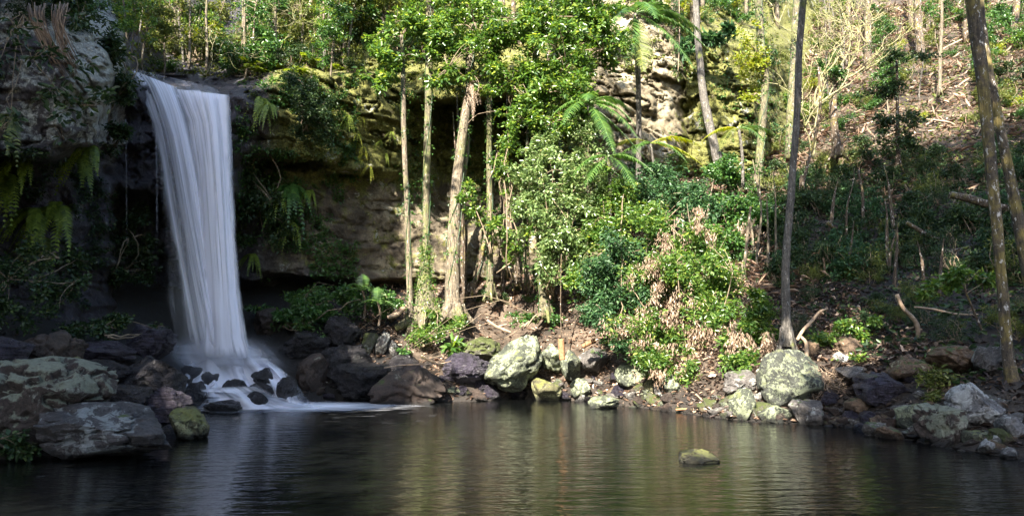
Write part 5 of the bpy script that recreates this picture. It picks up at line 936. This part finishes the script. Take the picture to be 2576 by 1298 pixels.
scatter(16, 310, 900, 90, 200, ['olive', 'bright', 'sparse', 'dark'], .7, 1.1, 'thin pale-stemmed sapling in the thicket above the fall', 'saplings of the thicket above the fall', table=TPt)
scatter(14, 560, 900, 150, 195, ['fine', 'olive', 'dark'], .5, .8, 'low shrub hanging over the cliff top right of the fall', 'shrubs along the cliff top')
scatter(14, 20, 320, -60, 60, ['mid', 'dark', 'olive'], .5, 1.0, 'dim shrub on top of the left rock wall', 'shrubs on the left rock wall')
scatter(34, 880, 1720, -120, 150, ['mid', 'dark', 'olive', 'bright'], .9, 1.6, 'shrub on the slope above the middle cliff', 'shrubs above the middle cliff')
scatter(14, 860, 1300, 20, 170, ['olive', 'dark'], .9, 1.5, 'sapling on the slope above the middle cliff', 'saplings above the middle cliff', table=TPt)
scatter(16, 1690, 1960, -60, 60, ['mid', 'olive', 'yellow'], .6, 1.2, 'shrub on the litter ledge above the right cliff', 'shrubs above the right cliff')
diag = lambda px: np.interp(px, [1950, 2576], [470, 290])
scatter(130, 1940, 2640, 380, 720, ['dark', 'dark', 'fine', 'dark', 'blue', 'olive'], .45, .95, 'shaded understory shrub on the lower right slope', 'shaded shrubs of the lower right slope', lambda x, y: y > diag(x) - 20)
scatter(52, 1960, 2640, 0, 330, ['mid', 'olive', 'yellow', 'dark', 'bright'], .5, 1.1, 'sun-dappled shrub on the upper right slope', 'shrubs of the upper right slope')
scatter(10, 2440, 2640, 0, 130, ['bright', 'blue', 'mid'], .9, 1.4, 'bright leafy shrub in the top right corner', 'shrubs in the top right corner')
scatter(20, 2000, 2640, 60, 330, ['sparse', 'olive', 'dark'], .7, 1.2, 'sparse sapling on the upper right slope', 'saplings of the upper right slope', table=TPt)
scatter(22, 1960, 2600, 700, 860, ['dark', 'fine', 'olive'], .25, .55, 'small dim plant on the shaded right bank', 'small plants of the shaded right bank')
scatter(24, 1450, 1960, 420, 700, ['mid', 'blue', 'dark', 'bright'], .5, 1.0, 'leafy shrub on the steep slope below the pale cliff', 'shrubs below the pale cliff')
scatter(16, 1890, 2060, 0, 400, ['mid', 'dark', 'olive', 'blue'], .5, 1.0, 'x', 'shrubs behind the slender grey tree')
scatter(12, 1180, 1500, 690, 790, ['dark', 'mid'], .25, .5, 'small green plant among the trunks of the sunny bank', 'small plants of the sunny bank')
for pr in list(SP.values()) + list(TPt.values()):
    if id(pr) not in used: bpy.data.objects.remove(pr)
# background trunks on the slopes
rg = np.random.RandomState(95)
def bg_trunks(n, x0, x1, y0, y1, wr, label, group, bark, hpx=(200, 420)):
    for i in range(n):
        px = rg.uniform(x0, x1); py = rg.uniform(y0, y1); Y = float(hitY(px, py)[0])
        if Y > 75: continue
        hh = rg.uniform(*hpx); lean = rg.uniform(-30, 30); wd = rg.uniform(*wr) 
        base = at(px, py, Y); o = None; P = smooth_path(pixpath([(px, py + 6, wd * 1.3), (px + lean * .3, py - hh * .5, wd), (px + lean, py - hh, wd * .25)], Y), 18)
        P[:, 0] += 0.12 * fbm(np.stack([P[:, 2] * .6, P[:, 2] * 0 + i, P[:, 2] * 0], -1), 2, i); mb = MB(); mb.add(*tube(P[:, :3], P[:, 3], 7, .12, i)); o = mb.build('pole_tree', M[bark], None, base, True); o.location = base; tag(o, unique('%s %s' % ('left-leaning' if lean < -10 else ('right-leaning' if lean > 10 else 'upright'), label.split(' on ')[0].split(' in ')[0].split(' at ')[0]), px, py - 60, LM, 90), 'tree', group)
bg_trunks(22, 320, 900, 60, 190, (4, 9), 'thin pale stem in the thicket above the fall', 'stems above the fall', 'bark_pale')
bg_trunks(12, 880, 1560, 60, 170, (7, 14), 'dark trunk on the slope above the middle cliff', 'trunks above the middle cliff', 'bark_dark')
bg_trunks(9, 1690, 1960, 0, 70, (7, 16), 'pale trunk on the ledge above the right cliff', 'trunks above the right cliff', 'bark_pale')
bg_trunks(13, 2040, 2600, 20, 200, (8, 18), 'brown trunk at the top of the right slope', 'trunks at the top of the right slope', 'bark_dark')
bg_trunks(12, 1560, 1960, 560, 720, (5, 9), 'thin stem on the slope behind the big bush', 'stems behind the big bush', 'bark_pale', (120, 260))
bg_trunks(10, 2000, 2560, 560, 760, (5, 9), 'thin dark stem on the shaded right slope', 'stems of the shaded right slope', 'bark_dark', (100, 220))
bg_trunks(9, 1080, 1480, 700, 760, (7, 12), 'dim trunk at the cliff foot behind the bank trees', 'trunks at the cliff foot', 'bark_dark', (350, 560))
# ------------------------------------------------------------------ dead wood
def log(label, pts, Y, mat='root', name='fallen_branch', cat='branch', n=22, forks=(), bump=0.15, seed=0):
    P = smooth_path(pixpath(pts, Y), n); base = P[0, :3]; mb = MB(); mb.add(*tube(P[:, :3], P[:, 3], 8, bump, seed))
    for f in forks: Q = smooth_path(pixpath(f, Y), 10); mb.add(*tube(Q[:, :3], Q[:, 3], 6, bump))
    o = mb.build(name, M[mat], None, base, True); o.location = base; tag(o, label, cat); return o
log('bleached dead branch curving up beside the slender grey tree', [(2005, 855, 9), (2020, 830, 8), (2045, 805, 8), (2062, 782, 7), (2082, 776, 5)], 19.0, forks=[[(2012, 845, 7), (2030, 860, 10), (2028, 900, 12)], [(2062, 782, 5), (2072, 790, 4)]])
log('crooked pale root hanging down the shaded right bank', [(2256, 740, 9), (2272, 780, 10), (2300, 800, 11), (2312, 830, 12), (2306, 860, 9), (2300, 885, 6), (2318, 905, 5), (2332, 912, 3)], 19.2, forks=[[(2308, 850, 6), (2296, 862, 4), (2282, 862, 3)]])
log('long bare branch lying across the shaded right slope', [(2300, 772, 5), (2350, 778, 6), (2400, 790, 6), (2460, 792, 5)], 19.5)
log('dark fallen log on the right slope below the pale litter', [(2390, 490, 18), (2440, 500, 20), (2500, 520, 22), (2560, 528, 20)], 27, 'bark_dark', 'fallen_log', 'log')
log('reddish fallen log in the middle of the shaded right slope', [(2280, 560, 10), (2330, 590, 12), (2360, 605, 12)], 25.5, 'bark_dark', 'fallen_log', 'log')
log('upright orange broken log stump on the far shore rocks', [(1415, 905, 15), (1413, 880, 16), (1411, 852, 17)], 24.6, 'cut_wood', 'log_stump', 'stump')
log('short split log lying right of the upright stump', [(1465, 872, 12), (1482, 862, 13), (1498, 856, 13)], 25, 'cut_wood', 'fallen_log', 'log')
log('thin rusty pole standing in the litter behind the great green boulder', [(1412, 850, 3), (1410, 760, 2.5), (1412, 640, 2)], 26.5, 'bark_dark', 'stick', 'stick')
log('pale branch lying on the litter of the sunny bank', [(1225, 805, 6), (1250, 822, 8), (1285, 836, 6)], 27, forks=[[(1250, 822, 5), (1275, 815, 3)]])
log('smooth curved log beside the creeper-covered tree foot', [(975, 798, 10), (1000, 790, 13), (1018, 772, 14)], 27.6, 'root', 'fallen_log', 'log')
log('bare twig resting in the water before the big bush', [(1750, 990, 4), (1770, 1010, 4), (1790, 1030, 4), (1800, 1050, 3)], 20.2, forks=[[(1770, 1010, 3), (1790, 1000, 3), (1800, 985, 2)], [(1785, 1025, 3), (1760, 1045, 2)]])
log('long thin reddish branch along the waterline below the big bush', [(1700, 1030, 5), (1760, 1026, 6), (1830, 1014, 5)], 20.6, 'cut_wood')
log('straight thin branch lying over the dark rocks of the far shore', [(966, 925, 4), (1010, 918, 4), (1110, 915, 3), (1135, 908, 2)], 24.6)
log('short brown branch stub leaning on the dark far shore rocks', [(1060, 895, 8), (1090, 910, 8), (1110, 920, 5)], 25.2, 'bark_dark')
log('thin hanging liana at the top of the right cliff', [(1708, -20, 2.5), (1710, 80, 2.5), (1706, 180, 2.5)], 33, 'twig', 'liana', 'vine')
for k, (px, py, ex, ey, Y) in enumerate([(2420, 100, 2330, 160, 36), (2380, 240, 2480, 180, 38), (2330, 300, 2440, 330, 34), (2470, 250, 2560, 300, 34), (2150, 450, 2070, 500, 31), (2300, 60, 2250, 20, 42)]):
    Yh = float(groundY((px + ex) / 2, (py + ey) / 2)[0]) - 0.2
    log(['fallen frond stalk near the top of the pale litter slope', 'pale stick below the thin lone sapling', 'stick lying at the edge of the pale litter', 'pale branch right of the leaning trees on the litter', 'fallen pale branch near the peeling dead trunk', 'broken stick high on the right slope'][k], [(px, py, 4), ((px + ex) / 2, (py + ey) / 2 - 8, 5), (ex, ey, 3)], Yh)
for (lab, pts_, w_) in [('grey fallen trunk lying across the sunny upper right slope', (2180, 210, 2300, 170), 11), ('dark rotten log on the upper right slope near its top', (2280, 70, 2420, 95), 12), ('brown log half buried under the dark tiered sapling', (2150, 330, 2250, 300), 10), ('thick fallen limb in the shade left of the mottled leaning tree', (2340, 640, 2480, 610), 12), ('dark fallen trunk sloping down the shaded right bank', (2080, 560, 2200, 640), 11)]:
    xa_, ya_, xb_, yb_ = pts_; Yl = float(groundY((xa_ + xb_) / 2, (ya_ + yb_) / 2)[0]) - 0.1; log(lab, [(xa_, ya_, w_), ((xa_ + xb_) / 2, (ya_ + yb_) / 2 + 5, w_ * .9), (xb_, yb_, w_ * .7)], Yl, 'bark_dark' if 'dark' in lab or 'brown' in lab else 'bark_grey', 'fallen_log', 'log')
# tangle of dry roots right of the round boulder
rg = np.random.RandomState(97); base = at(2090, 975, 18.0); mb = MB()
for i in range(90):
    p = at(2060 + rg.uniform(0, 60), 930 + rg.uniform(0, 60), 18.1); P = [p]; d = unit(np.array([rg.uniform(-1, 1), -0.4, rg.uniform(-.8, .3)]))
    for j in range(7): d = unit(d + rg.normal(size=3) * .35); P.append(P[-1] + d * .09)
    mb.add(*tube(P, np.linspace(.011, .004, 8), 4))
o = mb.build('root_tangle', M['root'], None, base); o.location = base; tag(o, 'tangle of dry tan roots right beside the round boulder', 'roots')
# ------------------------------------------------------------------ leaf litter and ground cover (uncountable)
def litter(name, label, n, regions, L, mat='litter', seed=0, W=0.45, lift=0.02, flat=1.0):
    rg = np.random.RandomState(seed); P = []
    for (x0, x1, y0, y1, wgt) in regions:
        m = int(n * wgt); x = rg.uniform(x0, x1, m); y = rg.uniform(y0, y1, m); z = gh(x, y); ok = (z > 0.02) & (fbm(np.stack([x * .35, y * .35, 0 * x], -1), 3, seed) + rg.uniform(-.35, .35, m) > -0.3); P.append(np.stack([x, y, z + lift], -1)[ok])
    P = np.concatenate(P); D = rg.normal(size=P.shape); D[:, 2] = D[:, 2] * .35 + 0.15; Ls = L * rg.uniform(.5, 1.4, len(P)); mb = MB(); mb.add(*leaves(P, D, Ls, Ls * W, rg, flat)); tag(mb.build(name, M[mat]), label, kind='stuff')
litter('leaf_litter', 'dry brown leaf litter covering the banks and slopes', 46000, [(-6, 6, 22, 33, .35), (4, 11, 17, 36, .2), (11, 40, 31, 56, .45)], 0.17, seed=401)
litter('leaf_litter', 'leaf litter on the lower right slope, shade put into its colour', 44000, [(8, 30, 12, 32, .64), (5, 11, 17, 24, .15), (-17, -8, 6, 18, .1), (8, 18, 1, 13, .11)], 0.15, 'litter_shade', seed=404)
litter('dry_fronds', 'long dry frond strips strewn over the right slope', 9000, [(14, 38, 31, 56, .8), (4, 11, 24, 34, .2)], 0.55, seed=402, W=0.10, lift=0.05)
litter('ground_cover', 'low green seedlings and herbs dotting the right slope', 26000, [(9, 30, 15, 36, .7), (12, 38, 28, 50, .3)], 0.16, 'leaf_dark', 403, .5, .12, 0.3)
litter('pale_sticks', 'pale fallen sticks and frond strips bleaching on the upper right slope', 7000, [(12, 40, 31, 56, 1)], 0.6, 'leaf_dead', 405, .07, .10, 0.2)
litter('ground_cover', 'sparse yellowish herbs dotting the sunny upper right slope', 9000, [(12, 40, 32, 56, 1)], 0.2, 'leaf_olive', 406, .5, .15, 0.2)
# moss and creeping plants clinging to the cliff face
def cling(name, label, n, x0, x1, y0, y1, L, mat, seed, thr=0.0, k=4):
    rg = np.random.RandomState(seed); px = rg.uniform(x0, x1, n); py = rg.uniform(y0, y1, n); Y = cliffY(px, py); p = at(px, py, Y - 0.06); ok = fbm(p * .8 + seed, 3, seed) > thr; p = p[ok]
    mb = MB(); mb.add(*sprays(p, rg, k, L, .55, .5, spread=.05, out=np.tile([0, -.8, 0], (len(p), 1)))); tag(mb.build(name, M[mat]), label, kind='stuff')
cling('cliff_plants', 'small green plants clinging to the middle cliff', 5000, 620, 1500, 160, 430, .11, 'leaf_olive', 411, .12)
cling('cliff_plants', 'creepers and seedlings scattered over the rock right of the fall', 5200, 595, 900, 190, 700, .12, 'leaf_mid', 415, .0)
cling('cliff_plants', 'small dim plants clinging to the left rock wall', 4200, -60, 300, 380, 860, .10, 'leaf_dark', 412, .05)
cling('cliff_top_plants', 'tangled undergrowth along the slope above the cliffs', 9000, 300, 1960, -260, 200, .17, 'leaf_olive', 413, -.05)
cling('cliff_plants', 'vines and leaves trailing over the rock hollow behind the trunks', 2600, 1000, 1500, 190, 560, .13, 'leaf_mid', 416, .05)
cling('cliff_plants', 'scattered plants on the right cliff', 1500, 1690, 1960, 60, 440, .12, 'leaf_mid', 414, .15)
# ------------------------------------------------------------------ unseen trees added out of frame, crowns shaped to cast the shade
rg = np.random.RandomState(99)
def shade(px, py):
    d = np.zeros_like(px)
    d = np.where((px > 1930) & (py > np.interp(px, [1930, 2100, 2576, 2700], [560, 440, 290, 260])), 1.7, d)
    d = np.where((px > 1905) & (px < 2060) & (py > 870) & (py < 1060), 0.0, d)
    d = np.where((px > 2050) & (px < 2240) & (py > 770) & (py < 940), 0.3, d)
    d = np.where((px > 2330) & (px < 2440) & (py > 660) & (py < 740), 0.0, d)
    d = np.where((px > 600) & (px < 900) & (py > 200) & (py < 900), 0.40, d); d = np.where((px > 600) & (px < 760) & (py > 380), 0.6, d); d = np.where((px > 600) & (px < 1000) & (py > 700), 0.8, d)
    d = np.where((px < 620) & (py > 180), 1.7, d); d = np.where((px < 310), 1.5, d); d = np.where((px < 830) & (py > 850), 1.7, d); d = np.where((px > 300) & (px < 900) & (py < 180), 0.15, d); d = np.where((px > 900) & (px < 1900) & (py < 200), 0.15, d)
    d = np.where((px > 900) & (px < 1250) & (py > 200) & (py < 700), 0.28, d); d = np.where((px > 880) & (px < 1120) & (py > 900), 0.4, d); d = np.where((px > 1450) & (px < 1950) & (py < 470), 0.25, d)
    d = np.where((px > 2000) & (py < np.interp(px, [1930, 2100, 2576], [560, 440, 290])), 0.2, d)
    d = np.where((py > 1030), 0.75, d); d = np.where((py > 1030) & (px < 620), 1.3, d); d = np.where((py > 1000) & (px > 2060), 1.7, d); d = np.where((px > 1300) & (px < 1900) & (py > 1030) & (py < 1080), 0.2, d); d = np.where((px > 1660) & (px < 1860) & (py > 1090) & (py < 1200), 0.0, d)
    return d
n = 22000; px = rg.uniform(-250, 2750, n); py = rg.uniform(0, 1298, n)
Yh = np.where(py > np.interp(px, [a for a, b in SHORE], [b for a, b in SHORE]), 0, 1) * hitY(px, py)
cyy = -(py - 649) / F; tt = -H / np.minimum(math.sin(PITCH) + cyy * math.cos(PITCH), -1e-3); Yw_ = tt * (math.cos(PITCH) - cyy * math.sin(PITCH)); Yh = np.where(Yh == 0, Yw_, Yh)
T_ = at(px, py, Yh); area = (Yh / F) ** 2; dn = shade(px, py); keep = rg.uniform(0, 1, n) < np.clip(0.38 * dn ** 2 * area / (29 / F) ** 2, 0, 1) * (Yh < 70)
dn = dn[keep]; T_ = T_[keep]
xa = rg.uniform(290, 680, 1300); ya = rg.uniform(165, 1020, 1300); xb = rg.uniform(-100, 330, 600); yb = rg.uniform(-60, 420, 600); xc = rg.uniform(-100, 560, 600); yc = rg.uniform(860, 1160, 600)
T_ = np.concatenate([T_, at(xa, ya, 24.2 + 0 * xa), at(xb, yb, 14.2 + 0 * xb), at(xc, yc, 12.8 + 0 * xc)]); dn = np.concatenate([dn, np.full(2500, 1.0)])
dk = dn; kk = rg.uniform(20, 27, len(T_)); Cn = T_ + S * kk[:, None]
u, v_ = pix(Cn); vis = (Cn[:, 1] > 0.5) & (u > -150) & (u < 2720) & (v_ > -120)
Cn = Cn[~vis]; dk = dk[~vis]; print('canopy clumps', len(Cn))
cent = np.array([(-22, 8, 17), (-14, -4, 17), (-5, -12, 17), (4, -8, 18), (12, 2, 19), (-10, 8, 19), (18, 14, 26.0), (0, 2, 18)])
own = np.argmin(np.linalg.norm(Cn[:, None] - cent[None], axis=-1), 1)
LBL = ['on the left ridge', 'on the near left bank', 'straight behind the viewpoint', 'behind the viewpoint to the right', 'on the near right bank', 'over the left pool edge', 'high on the near right slope', 'over the viewpoint']
for j in range(len(cent)):
    pj = Cn[own == j]; dj = dk[own == j]
    if len(pj) < 5: continue
    cm = pj.mean(0); bx, by = (cm[0], min(cm[1], -3.0)) if abs(cm[0]) < 9 else (cm[0], cm[1] - 3); 
    if bx > 9: bx = max(bx, 14); by = min(by, 4)
    base = np.array([bx, by, float(gh0(bx, by)) - .2]); root = thing('shade_canopy', 'unseen tree added for shade ' + LBL[j], 'tree', base)
    pts = np.repeat(pj, 5, 0) + rg.normal(size=(len(pj) * 5, 3)) * np.repeat(np.where(dj < .3, .3, .42), 5)[:, None]; mb = MB(); mb.add(*sprays(pts, rg, 5, .34, .55, .2, spread=.12)); mb.build('crown', M['leaf_mid'], root, base)
    s = np.linspace(0, 1, 16)[:, None]; top = np.array([cm[0] * .7 + bx * .3, min(cm[1], by + 2), cm[2]]); P = base * (1 - s) + top * s; mb = MB(); mb.add(*tube(P, np.linspace(.38, .14, 16), 10, .15, j)); mb.build('trunk', M['bark_grey'], root, base, True)
    mb = MB(); 
    hb = pj[rg.randint(0, len(pj), 14)]; twigs(mb, P[9:], hb, rg, .09, .03, .1, 8); mb.build('branches', M['bark_grey'], root, base, True)
print('objects', len(bpy.data.objects), 'polys', sum(len(m.polygons) for m in bpy.data.meshes))
